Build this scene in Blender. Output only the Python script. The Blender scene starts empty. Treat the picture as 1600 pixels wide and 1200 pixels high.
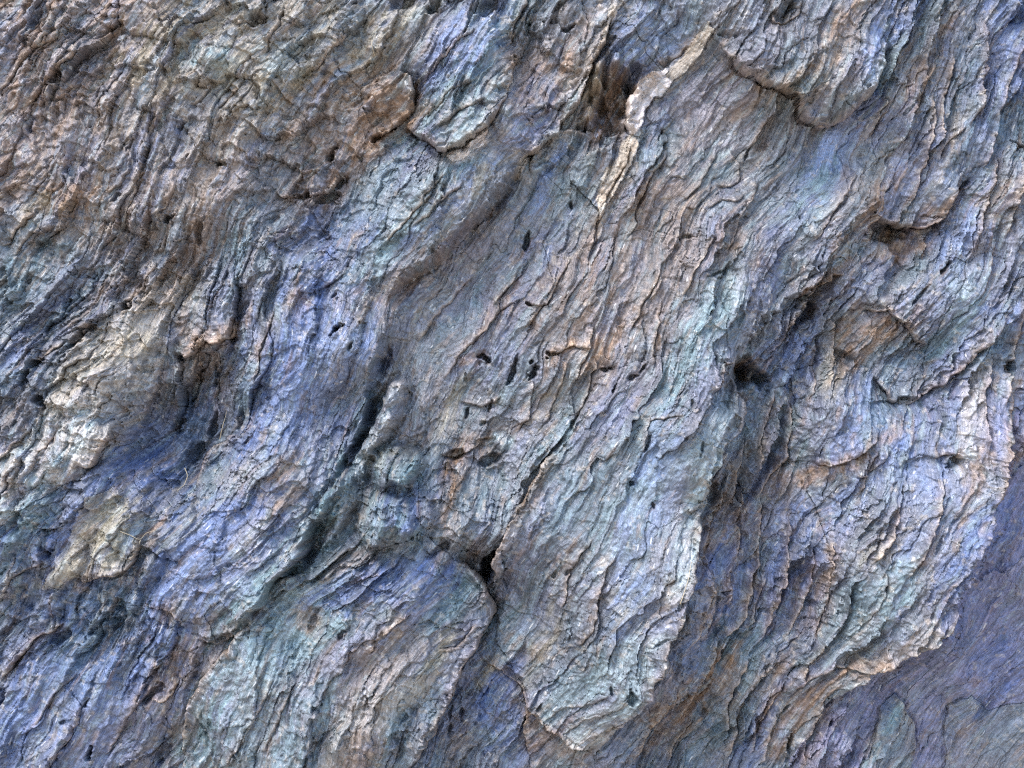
import bpy, math, random
import numpy as np

# ---------------------------------------------------------------- camera, sky, sun
scene = bpy.context.scene
R = math.radians
MM = 0.001                      # the face is surveyed in millimetres: 1600 mm wide, 1200 mm tall in view
DIST = 2.7                      # camera to rock face, metres
CENTRE_Z = 1.45                 # height of the view's centre above the ground

cam_data = bpy.data.cameras.new('camera')
cam = bpy.data.objects.new('camera', cam_data)
scene.collection.objects.link(cam)
cam.location = (0, -DIST, CENTRE_Z)
cam.rotation_euler = (R(90), 0, 0)
cam_data.sensor_width = 36.0
cam_data.lens = 36.0 * DIST / 1.6
cam_data.clip_end = 3000
scene.camera = cam

world = bpy.data.worlds.new('World')
scene.world = world
world.use_nodes = True
wn = world.node_tree
bg = wn.nodes['Background']
sky = wn.nodes.new('ShaderNodeTexSky')
sky.sky_type = 'NISHITA'
sky.sun_disc = False
SUN_EL, SUN_AZ = 56.0, 224.0    # degrees; azimuth from +Y (north) clockwise: the sun stands in front of the face, to the left
sky.sun_elevation = R(SUN_EL)
sky.sun_rotation = R(SUN_AZ)
wn.links.new(sky.outputs[0], bg.inputs[0])
bg.inputs[1].default_value = 0.125

sun_data = bpy.data.lights.new('sun', 'SUN')
sun_data.energy = 1.35
sun_data.angle = R(30)
sun_data.color = (1.0, 0.95, 0.88)
sun = bpy.data.objects.new('sun', sun_data)
scene.collection.objects.link(sun)
from mathutils import Vector
sd = Vector((math.sin(R(SUN_AZ)) * math.cos(R(SUN_EL)), math.cos(R(SUN_AZ)) * math.cos(R(SUN_EL)), math.sin(R(SUN_EL))))
sun.rotation_euler = (-sd).to_track_quat('-Z', 'Y').to_euler()
sun.location = (-2, -3, 5)

scene.view_settings.view_transform = 'Standard'
scene.view_settings.look = 'None'
scene.view_settings.exposure = 1.86
scene.view_settings.gamma = 1.0
scene.view_settings.use_curve_mapping = False
scene.cycles.use_denoising = False
scene.cycles.filter_width = 1.15

# ---------------------------------------------------------------- numpy helpers
F = np.float32
def hash2(ix, iy, seed):
    h = (ix.astype(np.int64) * 374761393 + iy.astype(np.int64) * 668265263 + seed * 1442695041) & 0xffffffff
    h = ((h ^ (h >> 13)) * 1274126177) & 0xffffffff
    h = ((h ^ (h >> 16)) * 2246822519) & 0xffffffff
    h = h ^ (h >> 15)
    return (h.astype(np.float64) / 4294967296.0).astype(F)

def vnoise(x, y, seed=0):
    """smooth value noise, -1..1"""
    xf = np.floor(x); yf = np.floor(y)
    ix = xf.astype(np.int64); iy = yf.astype(np.int64)
    u = (x - xf).astype(F); v = (y - yf).astype(F)
    u = u * u * u * (u * (u * 6 - 15) + 10); v = v * v * v * (v * (v * 6 - 15) + 10)
    x0, x1 = int(ix.min()), int(ix.max()) + 2
    y0, y1 = int(iy.min()), int(iy.max()) + 2
    gx, gy = np.meshgrid(np.arange(x0, x1 + 1), np.arange(y0, y1 + 1))
    T = hash2(gx, gy, seed)
    ax = ix - x0; ay = iy - y0
    a = T[ay, ax]; b = T[ay, ax + 1]; c = T[ay + 1, ax]; d = T[ay + 1, ax + 1]
    r = a + (b - a) * u
    r2 = c + (d - c) * u
    return (r + (r2 - r) * v) * 2 - 1

def fbm(x, y, oct=4, seed=0, gain=0.5, lac=2.03):
    r = np.zeros_like(x, dtype=F); a = 1.0; t = 0.0; f = 1.0
    for k in range(oct):
        r += a * vnoise(x * f + 17.3 * k, y * f - 9.1 * k, seed + k * 7)
        t += a; a *= gain; f *= lac
    return r / t * 1.4

def sstep(a, b, x):
    t = np.clip((x - a) / (b - a), 0, 1)
    return t * t * (3 - 2 * t)

# ---------------------------------------------------------------- survey grid (px of the survey = mm)
STEP = 1.38
def axis(n):
    inner = np.arange(-14, n + 14 + STEP, STEP)
    lo = [inner[0]]; s = STEP
    while lo[-1] > -330:
        s = min(s * 1.09, 9); lo.append(lo[-1] - s)
    hi = [inner[-1]]; s = STEP
    while hi[-1] < n + 330:
        s = min(s * 1.09, 9); hi.append(hi[-1] + s)
    return np.array(lo[:0:-1] + list(inner) + hi[1:], dtype=F)
gx = axis(1600); gy = axis(1200)
NX, NY = len(gx), len(gy)
PX, PY = np.meshgrid(gx, gy)
PX = PX.astype(F); PY = PY.astype(F)

OFF = {'a': (0, 0), 'b': (530, 0), 'c': (1060, 0), 'd': (0, 400), 'e': (530, 400), 'f': (1060, 400), 'g': (0, 795), 'h': (530, 795), 'i': (1060, 795)}
def pts(tile, s):
    P = np.array([[float(v) for v in q.split(',')] for q in s.split()], dtype=float)
    if tile in OFF:
        P = P * 0.3375 + np.array(OFF[tile])
    return P

# ragged edges: every traced line is broken up by this warp
JX = (fbm(PX / 55, PY / 55, 3, 11) * 4.8 + fbm(PX / 13, PY / 13, 2, 12) * 2.3).astype(F)
JY = (fbm(PX / 55, PY / 55, 3, 21) * 4.8 + fbm(PX / 13, PY / 13, 2, 22) * 2.3).astype(F)
WX = PX + JX; WY = PY + JY

# ---------------------------------------------------------------- grain of the rock: direction of the foliation
GRAIN = '''100,100,45 60,300,55 250,250,60 300,180,72 450,150,40 500,350,60 100,450,42 40,520,36 230,430,62 330,560,82 380,500,76
450,550,62 560,560,62 150,600,50 80,700,50 200,830,56 350,850,36 380,770,30 100,1050,50 200,1050,50 250,1150,56 400,1080,62
560,1000,42 520,1100,60 640,1120,68 620,920,18 720,80,45 700,150,48 740,200,36 650,350,44 750,270,42 820,150,55 930,100,62
870,250,56 700,400,50 680,560,60 750,480,50 800,600,56 860,450,52 950,420,60 940,560,66 1000,350,55 1060,250,50 1100,300,48
1140,270,20 1080,500,66 1000,650,50 950,750,55 900,850,56 1000,900,60 1060,800,73 1000,1020,58 950,1110,36 850,1000,70
1180,130,28 1250,120,50 1300,80,56 1200,30,60 1350,150,56 1300,300,56 1420,150,68 1500,150,76 1570,100,64 1480,300,66
1560,350,70 1250,450,50 1420,500,58 1500,500,54 1200,700,76 1320,680,70 1400,650,62 1500,650,80 1180,900,76 1250,950,70
1400,800,66 1450,900,56 1350,1000,40 1300,1060,36 1150,1050,60 1050,1150,56 1200,1150,62 1550,900,60 1500,1100,50
760,1130,78 590,740,72 620,650,64 790,900,60 0,0,40 1600,0,66 1600,1200,50 0,1200,50 800,0,50 400,0,40'''
G = np.array([[float(v) for v in q.split(',')] for q in GRAIN.split()])
CS = 4.0
cx = np.arange(-360, 1600 + 360 + CS, CS); cy = np.arange(-360, 1200 + 360 + CS, CS)
CX, CY = np.meshgrid(cx, cy)
num_c = np.zeros_like(CX); num_s = np.zeros_like(CX); den = np.zeros_like(CX)
for x, y, a in G:
    d2 = (CX - x) ** 2 + (CY - y) ** 2
    w = np.exp(-d2 / (2 * 55 ** 2)) + 0.002 * np.exp(-d2 / (2 * 200 ** 2)) + 1e-6 / (1 + d2 / 1e4)
    num_c += w * math.cos(R(a)); num_s += w * math.sin(R(a)); den += w
ANG = np.arctan2(num_s, num_c) + R(5) + R(15) * fbm(CX / 80, CY / 80, 3, 31) + R(9) * fbm(CX / 34, CY / 34, 2, 32)
def poisson(vx, vy):
    """least-squares scalar whose gradient is (vx, vy); mirrored ends"""
    def ext(f, sx, sy):
        f = np.concatenate([f, sx * f[:, ::-1]], 1)
        return np.concatenate([f, sy * f[::-1]], 0)
    ex = ext(vx, -1, 1); ey = ext(vy, 1, -1)
    kx = np.fft.fftfreq(ex.shape[1], CS) * 2j * np.pi
    ky = np.fft.fftfreq(ex.shape[0], CS)[:, None] * 2j * np.pi
    lap = kx ** 2 + ky ** 2; lap[0, 0] = 1
    Fq = (np.fft.fft2(ex) * kx + np.fft.fft2(ey) * ky) / lap
    Fq[0, 0] = 0
    return np.real(np.fft.ifft2(Fq))[:CX.shape[0], :CX.shape[1]]
PSIc = poisson(np.sin(ANG), np.cos(ANG))          # across the grain, grows to the lower right
CHIc = poisson(np.cos(ANG), -np.sin(ANG))         # along the grain, grows to the upper right
def up(c):
    fx = (PX + 360) / CS; fy = (PY + 360) / CS
    ix = np.clip(fx.astype(int), 0, c.shape[1] - 2); iy = np.clip(fy.astype(int), 0, c.shape[0] - 2)
    u = (fx - ix).astype(F); v = (fy - iy).astype(F)
    return ((c[iy, ix] * (1 - u) + c[iy, ix + 1] * u) * (1 - v) + (c[iy + 1, ix] * (1 - u) + c[iy + 1, ix + 1] * u) * v).astype(F)
PSI = up(PSIc); CHI = up(CHIc)
PSIW = PSI + 11 * fbm(PX / 110, PY / 110, 3, 41) + 2.4 * fbm(CHI / 50, PSI / 16, 3, 42)
CHIW = CHI + 14 * fbm(PX / 90, PY / 90, 3, 43)

def blobs(rows, default, sigma=70, far=230):
    """smooth field from 'x,y,value' samples"""
    n = np.zeros_like(CX) + 1e-4 * default; d = np.zeros_like(CX) + 1e-4
    for q in rows.split():
        x, y, v = [float(t) for t in q.split(',')]
        d2 = (CX - x) ** 2 + (CY - y) ** 2
        w = np.exp(-d2 / (2 * sigma ** 2)) + 0.003 * np.exp(-d2 / (2 * far ** 2))
        n += w * v; d += w
    return up(n / d)

# how strongly the rock splits into flakes, 0 smooth .. 1.5 shattered
FLAKY = blobs('''100,100,.7 250,250,.9 300,90,.6 450,150,.7 550,330,1.0 100,450,1.1 330,560,1.3 150,600,.8 60,720,.6 60,850,.5 130,940,.6 200,830,.3 350,850,.5 480,560,.55
380,770,.6 100,1050,1.0 250,1150,.9 450,1050,.8 620,920,.8 600,1100,.9 720,130,.95 680,350,.8 820,150,.8 700,480,.4 680,580,.3 780,580,.7
900,450,.8 1000,350,.8 1100,200,.45 1130,300,.6 1250,100,1.05 1320,260,.45 1450,150,1.2 1540,150,1.15 1400,350,1.1 1280,450,1.0 1450,500,.8
1000,600,.6 950,750,.5 900,900,.45 1000,950,.6 950,1100,.8 1060,780,.8 1180,700,1.3 1150,800,1.4 1130,900,1.4 1320,680,.9 1480,650,.9 1200,900,1.4 1250,980,1.3 1150,1050,1.3 1380,820,.55 1420,930,.5
1250,1100,1.3 1540,900,.42 1500,1120,.42 1580,1100,.4 760,1120,.9 1050,1150,1.2 600,720,.7''', 0.8)

# broad relief of the face in mm towards the viewer
RELIEF = blobs('''60,60,10 300,100,20 500,60,15 600,200,-15 560,300,-20 250,300,15 60,350,5 120,470,0 240,440,-5 180,530,25 90,660,25 30,740,30 310,600,-18 310,680,-35 380,520,5
450,520,30 540,540,38 430,720,40 380,850,38 300,930,25 560,660,-20 600,735,26 535,795,24 615,810,30 604,650,14 200,830,25 120,930,8 60,830,24 60,960,0 20,880,16 120,1080,15 240,1060,18 60,1180,10 250,1180,-5
470,930,32 420,1080,40 580,950,45 560,1100,45 680,1000,40 640,1180,25 740,1060,-8 780,960,-20 760,1150,0 850,1170,-25
720,120,40 640,80,15 760,200,45 560,130,0 660,330,35 750,260,38 620,430,10 700,440,-12 660,560,-12 800,350,0 860,120,10 920,60,20 900,200,12 860,300,8
1000,250,15 960,400,12 1080,150,5 1080,330,15 1150,240,-5 900,500,12 800,560,10 720,680,-15 860,680,0 1000,560,18 1080,450,28 1100,560,40
1080,680,50 950,700,30 850,880,15 950,900,35 1040,880,50 1000,1030,45 920,1130,25 800,1010,0
1200,80,40 1290,140,45 1340,60,35 1240,250,-12 1330,230,-5 1400,100,18 1450,180,25 1540,150,15 1300,330,10 1400,380,-25 1340,300,15 1490,330,15 1560,420,10
1200,480,25 1270,490,-35 1300,430,5 1400,520,-5 1450,470,25 1420,590,-35 1200,600,-25 1180,720,-20 1320,680,15 1260,770,-8 1400,700,15 1500,620,30 1150,850,-20 1220,950,-15 1370,850,28 1450,850,45 1420,960,35 1300,1050,10 1150,1050,-15 1050,1150,-20 1250,1150,-15 1400,1090,-28 1530,715,25 1512,790,38 1590,800,-32 1575,950,-32 1480,1150,-30 1590,1150,-30 1590,600,5''', 0, 48, 150)

H = (RELIEF * 2.05).astype(F)
VAR = fbm(PX / 75, PY / 75, 4, 55)                # some patches split cleanly, others stay massive
ROUGH = FLAKY * np.clip(0.7 + 1.05 * VAR, 0.3, 1.7)
LUMPY = blobs('''100,100,1.2 300,80,1.3 440,130,1.3 250,250,.7 60,300,.8 470,260,1.3 560,310,.8 400,380,.4 170,580,1.3 200,520,1.2 120,690,1.2 40,740,1.2 60,840,1.3 130,950,1.2 230,740,1.1 240,900,1.0 20,930,1.0 370,740,.9 330,800,.5 450,770,.5 600,740,1.0 540,800,.8 620,920,.7 560,960,.5 450,560,.4 330,560,.2 100,1080,.1 420,1060,.25 560,1100,.4 720,150,.1 840,120,.6 860,220,.3 960,160,.9 680,500,.05 800,600,.2 900,450,.15 1100,200,.15 1250,80,.5 1400,380,.5 1320,260,.1 1450,200,.2 1550,200,.2 1470,460,.4 1380,540,.4 1280,500,.3 1000,700,.1 950,930,.15 1200,900,.2 1350,850,.3 1350,950,.5 1540,900,.0 1500,1100,.05 760,1100,.4 1100,1130,.2''', 0.3)
H += 8 * fbm(PX / 150, PY / 150, 3, 51) + 7 * fbm(CHIW / 120, PSIW / 30, 3, 52) + 3.5 * fbm(CHIW / 70, PSIW / 14, 3, 53) * (0.35 + 0.65 * np.clip(FLAKY, 0, 1))

# ---------------------------------------------------------------- flakes: cells drawn out along the grain
def cells(L, W, seed, jit=0.85):
    wob = 0.2 * fbm(CHIW / (W * 2.6), PSIW / (W * 1.2), 4, seed + 3, 0.62) + 0.26 * fbm(PX / (W * 1.6), PY / (W * 1.6), 3, seed + 6, 0.6)
    u = CHIW / L + 0.22 * fbm(PX / (W * 0.9), PY / (W * 0.9), 3, seed + 5, 0.65); v = PSIW / W + wob
    iu = np.floor(u).astype(np.int32); iv = np.floor(v).astype(np.int32)
    best = np.full(u.shape, 9e9, F); second = np.full(u.shape, 9e9, F)
    ci = np.zeros(u.shape, np.int32); cj = np.zeros(u.shape, np.int32); bu = np.zeros_like(best); bv = np.zeros_like(best)
    x0, y0 = int(iu.min()) - 1, int(iv.min()) - 1
    tx, ty = np.meshgrid(np.arange(x0, int(iu.max()) + 3), np.arange(y0, int(iv.max()) + 3))
    TX = 0.5 + (hash2(tx, ty, seed) - 0.5) * jit; TY = 0.5 + (hash2(tx, ty, seed + 1) - 0.5) * jit
    for dj in (-1, 0, 1):
        for di in (-1, 0, 1):
            a = iu + di; b = iv + dj
            du = u - (a + TX[b - y0, a - x0]); dv = v - (b + TY[b - y0, a - x0])
            d = du * du + dv * dv
            m = d < best
            second = np.where(m, best, np.minimum(second, d))
            best = np.where(m, d, best)
            ci = np.where(m, a, ci); cj = np.where(m, b, cj); bu = np.where(m, du, bu); bv = np.where(m, dv, bv)
    key = (ci - x0).astype(np.int64) * 4096 + (cj - y0)
    return key, hash2(ci, cj, seed + 2), hash2(ci, cj, seed + 9), bu, bv, np.sqrt(second) - np.sqrt(best)

def ends(bu, keep=0.15):
    """a leaf of schist thins out towards its two ends"""
    return keep + (1 - keep) * np.clip(1 - (np.abs(bu) / 0.62) ** 2, 0, 1)
KEY1, r1, q1, bu, bv, e1 = cells(170, 38, 101, 0.9)
H += ROUGH * ends(bu, 0.3) * ((r1 - 0.5) * 22 + bv * 22 * (0.3 + q1))
CELL1 = r1
kb, rb_, qb, bu, bv, eb = cells(60, 31, 707, 0.95)
patchb = sstep(0.05, 0.5, fbm(PX / 95, PY / 95, 4, 64))
H += (0.3 + 0.7 * FLAKY) * patchb * ((rb_ - 0.5) * 8 + bv * 7 * (qb - 0.2) + bu * 6 * (rb_ - 0.6))
k2, r2, q2, bu, bv, e2 = cells(120, 12, 202, 0.95)
patch = sstep(-0.35, 0.5, fbm(PX / 80, PY / 80, 4, 61))
H += ROUGH * (0.2 + 1.0 * patch) * ends(bu) * ((r2 - 0.5) * 8.5 + bv * 9.5 * (0.2 + q2))
CELL2 = r2
k3, r3, q3, bu, bv, e3 = cells(56, 6.4, 303, 0.95)
patch3 = sstep(-0.45, 0.4, fbm(PX / 45, PY / 45, 4, 62))
H += (0.2 + ROUGH * 0.8) * (0.1 + 0.8 * patch3) * ends(bu) * ((r3 - 0.5) * 5.2 + bv * 5.6 * (0.2 + q3))
CELL3 = r3
k4, r4, q4, bu, bv, e4 = cells(17, 4.6, 404, 0.9)
H += (0.3 + ROUGH * 0.6) * ((r4 - 0.5) * 1.5 + bv * 1.5 * (0.2 + q4))
CELL4 = r4
# rounded lumps where the rock crumbles rather than splits
def lumps(S, seed):
    u = (PX + 0.45 * S * fbm(PX / S, PY / S, 3, seed + 4)) / (S * 1.25); v = (PY + 0.45 * S * fbm(PX / S + 5, PY / S, 3, seed + 5)) / S
    iu = np.floor(u).astype(np.int32); iv = np.floor(v).astype(np.int32)
    best = np.full(u.shape, 9e9, F); rr = np.zeros_like(best); fu = np.zeros_like(best); fv = np.zeros_like(best)
    for dj in (-1, 0, 1):
        for di in (-1, 0, 1):
            a = iu + di; b = iv + dj
            du = u - a - hash2(a, b, seed); dw = v - b - hash2(a, b, seed + 1)
            d = du ** 2 + dw ** 2
            m = d < best
            rr = np.where(m, hash2(a, b, seed + 2), rr); best = np.where(m, d, best)
            fu = np.where(m, du * (hash2(a, b, seed + 7) - 0.5), fu); fv = np.where(m, dw * (hash2(a, b, seed + 8) - 0.3), fv)
    return best, rr, fu + fv
d1, t1, f1 = lumps(42, 501)
H += LUMPY * (12 * (t1 - 0.4) + 17 * f1 + 3 * np.sqrt(np.clip(1 - d1 * 1.3, 0, 1)))
d2, t2, f2 = lumps(17, 511)
H += LUMPY * (5.5 * (t2 - 0.4) + 9 * f2 + 1.8 * np.sqrt(np.clip(1 - d2 * 1.3, 0, 1)))
k5, r5, q5, bu, bv, e5 = cells(64, 5.0, 606, 0.9)
fib = sstep(-0.15, 0.55, fbm(PX / 95, PY / 95, 4, 63)) * np.clip(1.15 - LUMPY, 0.15, 1)
H += (0.25 + 0.75 * np.clip(FLAKY, 0, 1.2)) * (0.15 + 0.85 * fib) * ends(bu) * ((r5 - 0.5) * 4.6 + bv * 4.4 * (0.2 + q5))
rid = 1 - np.abs(fbm(CHIW / 17, PSIW / 8, 3, 73)) * 2
H += (1.5 * fbm(CHIW / 15, PSIW / 5, 3, 71) + 1.3 * rid) * (0.35 + 0.5 * FLAKY) + 1.0 * fbm(PX / 6, PY / 6, 3, 72) * (0.4 + 0.4 * FLAKY + 0.5 * LUMPY)

# ---------------------------------------------------------------- traced steps: the low side lies to the right of the line's direction
STEPS = '''z~9 34 55 45 | 596,474 640,440 700,390 760,330 800,285 815,255
z~10 46 80 45 | 340,985 430,915 490,850 530,770 560,690 585,620 600,550 606,490
z~8 22 30 30 | 618,592 595,640 570,700 540,740 505,790 495,830
z 18 50 40 | 500,885 445,905 410,970 360,1020 320,1080 290,1150 280,1210
z~4 38 45 50 | 635,1210 660,1150 690,1090 715,1040 745,990 764,955 738,905 700,865
z 18 40 20 | 870,690 830,770 800,830 780,880 772,920
z~5 46 65 80 | 925,1175 985,1105 1012,1050 1036,970 1056,913 1070,862 1087,791 1104,744 1117,697 1144,663 1149,633 1141,599 1135,560
h 22 30 25 | 850,850 920,930 1000,1000 1100,1060 1170,1100
h 16 40 20 | 640,680 740,720 820,790 860,870 880,980 890,1190
c~4 28 55 55 | 160,200 210,280 280,360 340,360 400,410 480,440 540,490 580,560 640,590 720,560 800,500 860,410 900,300 940,150
c~3 24 40 34 | 850,1100 880,1040 910,970 960,1000 1020,1010 1060,1010 1130,1030 1180,1010 1210,950 1250,870 1300,820
f 26 40 40 | 400,470 480,330 570,220 640,110 700,80 760,90
f 18 30 25 | 850,250 920,230 970,220 1010,270 1060,290 1100,360 1150,420
f~3 22 40 35 | 900,540 960,590 1010,640 1060,655 1100,625 1200,560 1300,480 1400,370 1490,300
f 14 25 25 | 1350,900 1350,720 1380,620 1420,500 1410,440
f 16 16 20 | 700,620 715,480 725,400 710,270
f 10 16 16 | 620,650 640,480 650,370
f 14 20 20 | 1370,1190 1380,1050 1400,930 1480,750 1530,640
f 20 30 30 | 1460,1190 1490,1030 1560,850 1610,740
f 11 20 20 | 1150,930 1200,900 1240,880 1260,930
f 14 25 20 | 600,930 690,960 800,930 880,860 930,800
f 8 15 15 | 790,1020 870,1000 930,950 970,900
f 10 18 18 | 380,1150 420,1040 500,900 530,780
f 10 18 18 | 230,1190 250,1050 300,930 320,800
f 22 30 22 | 130,640 150,560 170,500 210,480 270,470
i~4 50 55 90 | 700,890 830,760 960,660 1110,560 1180,470 1240,330 1290,190 1360,60 1375,-40 1390,-150 1430,-300 1500,-480
i 9 14 14 | 490,920 590,780 700,710 850,720 1000,640 1100,580
i 7 12 12 | 800,530 860,450 920,350 930,250
i 6 30 14 | 1130,1230 1130,1060 1080,940 1040,890
i 7 30 20 | 980,920 950,1060 850,1200
i 5 40 20 | 1420,900 1300,950 1290,1080 1270,1220
i 12 20 20 | 230,1210 270,1000 340,850 400,770 500,690
i 10 14 14 | 130,650 150,500 140,300 110,200
i 13 18 18 | 220,600 300,500 310,400 360,350
i 9 14 14 | 320,580 360,480 410,300
i 14 20 20 | 640,620 660,400 690,250 700,130
i 12 16 16 | 560,820 590,720 680,600
i 12 18 18 | 400,1210 430,1080 460,950
i 10 14 14 | 590,1210 600,1100 650,980 680,900
b~4 30 45 40 | 300,540 340,590 410,640 480,700 560,670 650,600 710,550 720,510
b 10 20 15 | 450,620 560,540 680,480
b 8 20 15 | 400,560 500,480 640,400
b 9 20 15 | 380,400 450,330 560,220 640,160
b 12 25 20 | 560,700 680,590 760,470 800,330 830,250
b 14 25 20 | 780,240 800,130 830,60 860,0
b 28 35 30 | 820,790 900,690 1010,560 1070,500 1090,440 1120,360 1160,280 1200,180 1250,100
b 26 25 25 | 1500,340 1420,400 1350,480 1340,560 1330,640
b 8 20 15 | 1460,280 1510,290 1560,260 1620,220
b 14 30 20 | 1190,600 1120,620 1010,620 940,670 900,740 880,850
b 10 18 18 | 1150,1180 1180,1040 1230,900 1290,800 1340,650
b 9 20 15 | 200,1160 320,1020 420,900 520,820
b 9 20 15 | 330,1080 460,950 600,860
b 18 40 35 | 160,640 200,590 260,560 310,500 320,400 280,340
b 12 25 20 | 1330,1130 1370,950 1430,820 1510,700
z 16 12 16 | 1098,880 1104,840 1122,800 1130,760
z 18 14 18 | 1128,960 1132,900 1148,850 1150,800 1160,750
z 15 12 16 | 1160,980 1168,930 1180,880 1186,820 1198,770
z 17 14 18 | 1195,1010 1205,960 1222,910 1228,860 1240,800
z 15 12 16 | 1235,1000 1250,950 1262,900 1268,850
z 14 12 14 | 1080,1010 1092,970 1100,930 1112,890
z 15 12 16 | 1075,1120 1090,1080 1110,1040 1124,1000
z 15 14 16 | 1130,1150 1140,1100 1160,1060 1180,1030
z 14 12 16 | 1175,1190 1185,1140 1205,1100 1225,1070
z 14 14 14 | 1180,740 1190,690 1205,640 1212,600
z 12 12 14 | 1215,760 1225,710 1238,660 1240,620
z 16 16 18 | 985,1190 1010,1150 1040,1110 1062,1070
z 12 12 14 | 1040,1200 1060,1160 1085,1130
z 13 12 14 | 1500,420 1520,360 1535,300 1545,240
z 13 12 14 | 1560,380 1575,320 1590,260
z 12 12 14 | 1410,330 1425,270 1440,210 1448,150
z 13 12 14 | 1555,640 1568,580 1580,520 1590,460
z 12 12 14 | 1330,780 1345,740 1370,700
z 12 12 14 | 1400,900 1420,850 1440,800 1455,740
z 12 12 14 | 1350,880 1375,830 1390,780
z 10 12 14 | 1060,470 1080,420 1110,370
z 10 12 14 | 980,520 1000,470 1030,420
z 10 12 14 | 890,600 910,550 930,500
z 9 12 14 | 820,520 860,460 890,400
z 8 14 14 | 650,540 690,480 740,430
z 8 14 14 | 690,600 730,540 780,470
c 12 18 18 | 1180,780 1170,650 1180,500 1210,350 1230,230
c 18 24 24 | 1310,590 1350,480 1370,300 1360,200 1390,130
c 9 16 16 | 1170,740 1230,650 1300,590
c 10 18 18 | 1440,560 1470,480 1510,350 1540,250 1590,150
c 9 16 16 | 1060,560 1100,420 1150,300
c 12 20 18 | 890,640 905,540 930,460
c 8 16 16 | 330,690 380,600 440,540
c 9 20 16 | 1520,690 1560,690 1600,730
c 8 14 14 | 1370,800 1410,680 1430,620
c 7 14 14 | 160,860 230,850 280,810 270,750 230,690
c 7 14 14 | 120,980 200,920 270,930 300,890
c 10 20 20 | 370,110 400,140 450,150 500,120 530,50
c 8 18 16 | 0,950 90,860 180,700
c 8 18 16 | 180,1190 260,1060 330,930 380,820
c 9 18 16 | 590,1130 690,1000 760,900 830,780
a 12 30 20 | 0,450 60,380 110,300 160,250 260,200 330,160
a 14 30 20 | 140,500 230,400 290,340 350,290 420,250
a 10 20 15 | 560,1070 590,960 650,860 720,790
a 8 20 15 | 490,900 560,860 640,800
a 8 20 15 | 700,1000 800,920 850,850
a 8 20 15 | 1240,280 1260,200 1330,110
a 9 20 20 | 1100,130 1200,130 1260,100
a 12 20 16 | 1440,350 1540,240 1620,160
a 9 20 16 | 1280,380 1330,450 1390,490
a 16 30 20 | 1260,900 1380,910 1500,870 1560,800
a 7 15 15 | 900,500 960,470 990,400 930,340
a 10 20 20 | 0,1130 90,1060 190,980
a 10 20 20 | 60,1190 170,1090 280,1050
a 9 20 15 | 830,1120 900,1060 920,1010
d 16 30 20 | 0,990 60,900 130,830 200,760
d 10 25 18 | 640,740 700,640 740,560
d 18 30 25 | 430,970 500,870 560,790
d 20 30 25 | 800,440 870,430 940,360 1010,380 1060,340 1110,290
d 15 30 20 | 1120,830 980,900 930,980 900,1080
d 12 20 16 | 200,490 270,430 340,390
d 12 20 16 | 590,210 640,180 690,100 730,20
d 14 25 20 | 350,420 400,370 450,300
d 10 20 16 | 1180,600 1220,450 1290,250
d 10 20 16 | 180,1010 230,880 300,800
d 8 20 16 | 80,1110 130,1000 160,900
d 10 16 14 | 960,700 980,560 1010,440
d 10 16 14 | 860,620 890,520 910,430
g 20 30 20 | 380,300 500,270 580,260 620,220 690,110
g 14 25 18 | 720,430 780,430 830,460 870,500 860,540
g 24 40 30 | 930,590 1050,560 1180,490 1250,420 1310,330
g 12 20 18 | 700,870 760,880 820,800 835,740
g 8 20 15 | 220,1200 300,1080 380,980 420,880
g 16 25 20 | 0,800 80,700 170,600 250,560 330,500
g 12 20 20 | 0,430 60,350 110,200
g 12 25 20 | 40,330 150,270 250,230
g 8 20 14 | 1060,1200 1150,1050 1220,900 1330,700
g 8 20 14 | 820,1200 900,1030 990,880
g 8 20 14 | 1250,1100 1320,900 1400,750
g 8 16 14 | 180,990 250,880 330,780 370,740
g 9 20 16 | 480,1150 560,1000 640,900 690,860
h 11 20 18 | 170,640 200,560 260,500 340,440
h 10 20 14 | 1020,460 1030,350 1060,240 1110,170 1170,110
h 9 20 14 | 1160,480 1190,330 1210,250 1270,190
h 9 20 14 | 1090,620 1150,540 1180,440
h 6 14 12 | 960,960 1060,900 1160,870 1240,820
h 6 14 12 | 1020,1010 1150,940 1260,890 1330,830
h 6 14 12 | 1080,1060 1200,1010 1310,960 1390,880
h 8 14 12 | 1390,800 1440,660 1470,540
h 10 20 16 | 640,500 590,560 540,600 460,620
h 10 20 16 | 380,1020 440,920 500,820 540,740
h 8 18 14 | 70,330 150,290 230,270
h 12 25 16 | 760,170 800,90 860,0
e 9 20 14 | 950,470 1040,430 1070,410 1150,420
e 12 20 16 | 1080,780 1130,640 1170,500 1180,450
e 8 16 14 | 940,800 980,660 1000,600 1060,480
e 10 20 16 | 460,920 540,930 600,900 650,840 720,830
e 8 18 14 | 560,680 640,690 720,660 760,640
e 8 20 14 | 600,420 660,330 730,240 840,190
e 8 20 14 | 870,220 940,220 980,210
e 7 18 14 | 860,1190 900,1080 960,990 1010,940
e 7 18 14 | 690,230 760,140 830,60
e 9 18 14 | 1430,530 1450,320 1480,200
e 8 18 14 | 820,830 880,700 900,560
e 8 18 14 | 1380,900 1420,760 1560,740
'''
cw0 = fbm(PX / 40, PY / 40, 4, 96)
LX = np.zeros((NY, NX), F); LY = np.zeros((NY, NX), F)      # rims lean out over the hollow below them
RIM = np.zeros((NY, NX), F); RUST = np.zeros((NY, NX), F)
brk = sstep(-0.45, 0.35, fbm(PX / 30, PY / 30, 3, 95))
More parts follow.
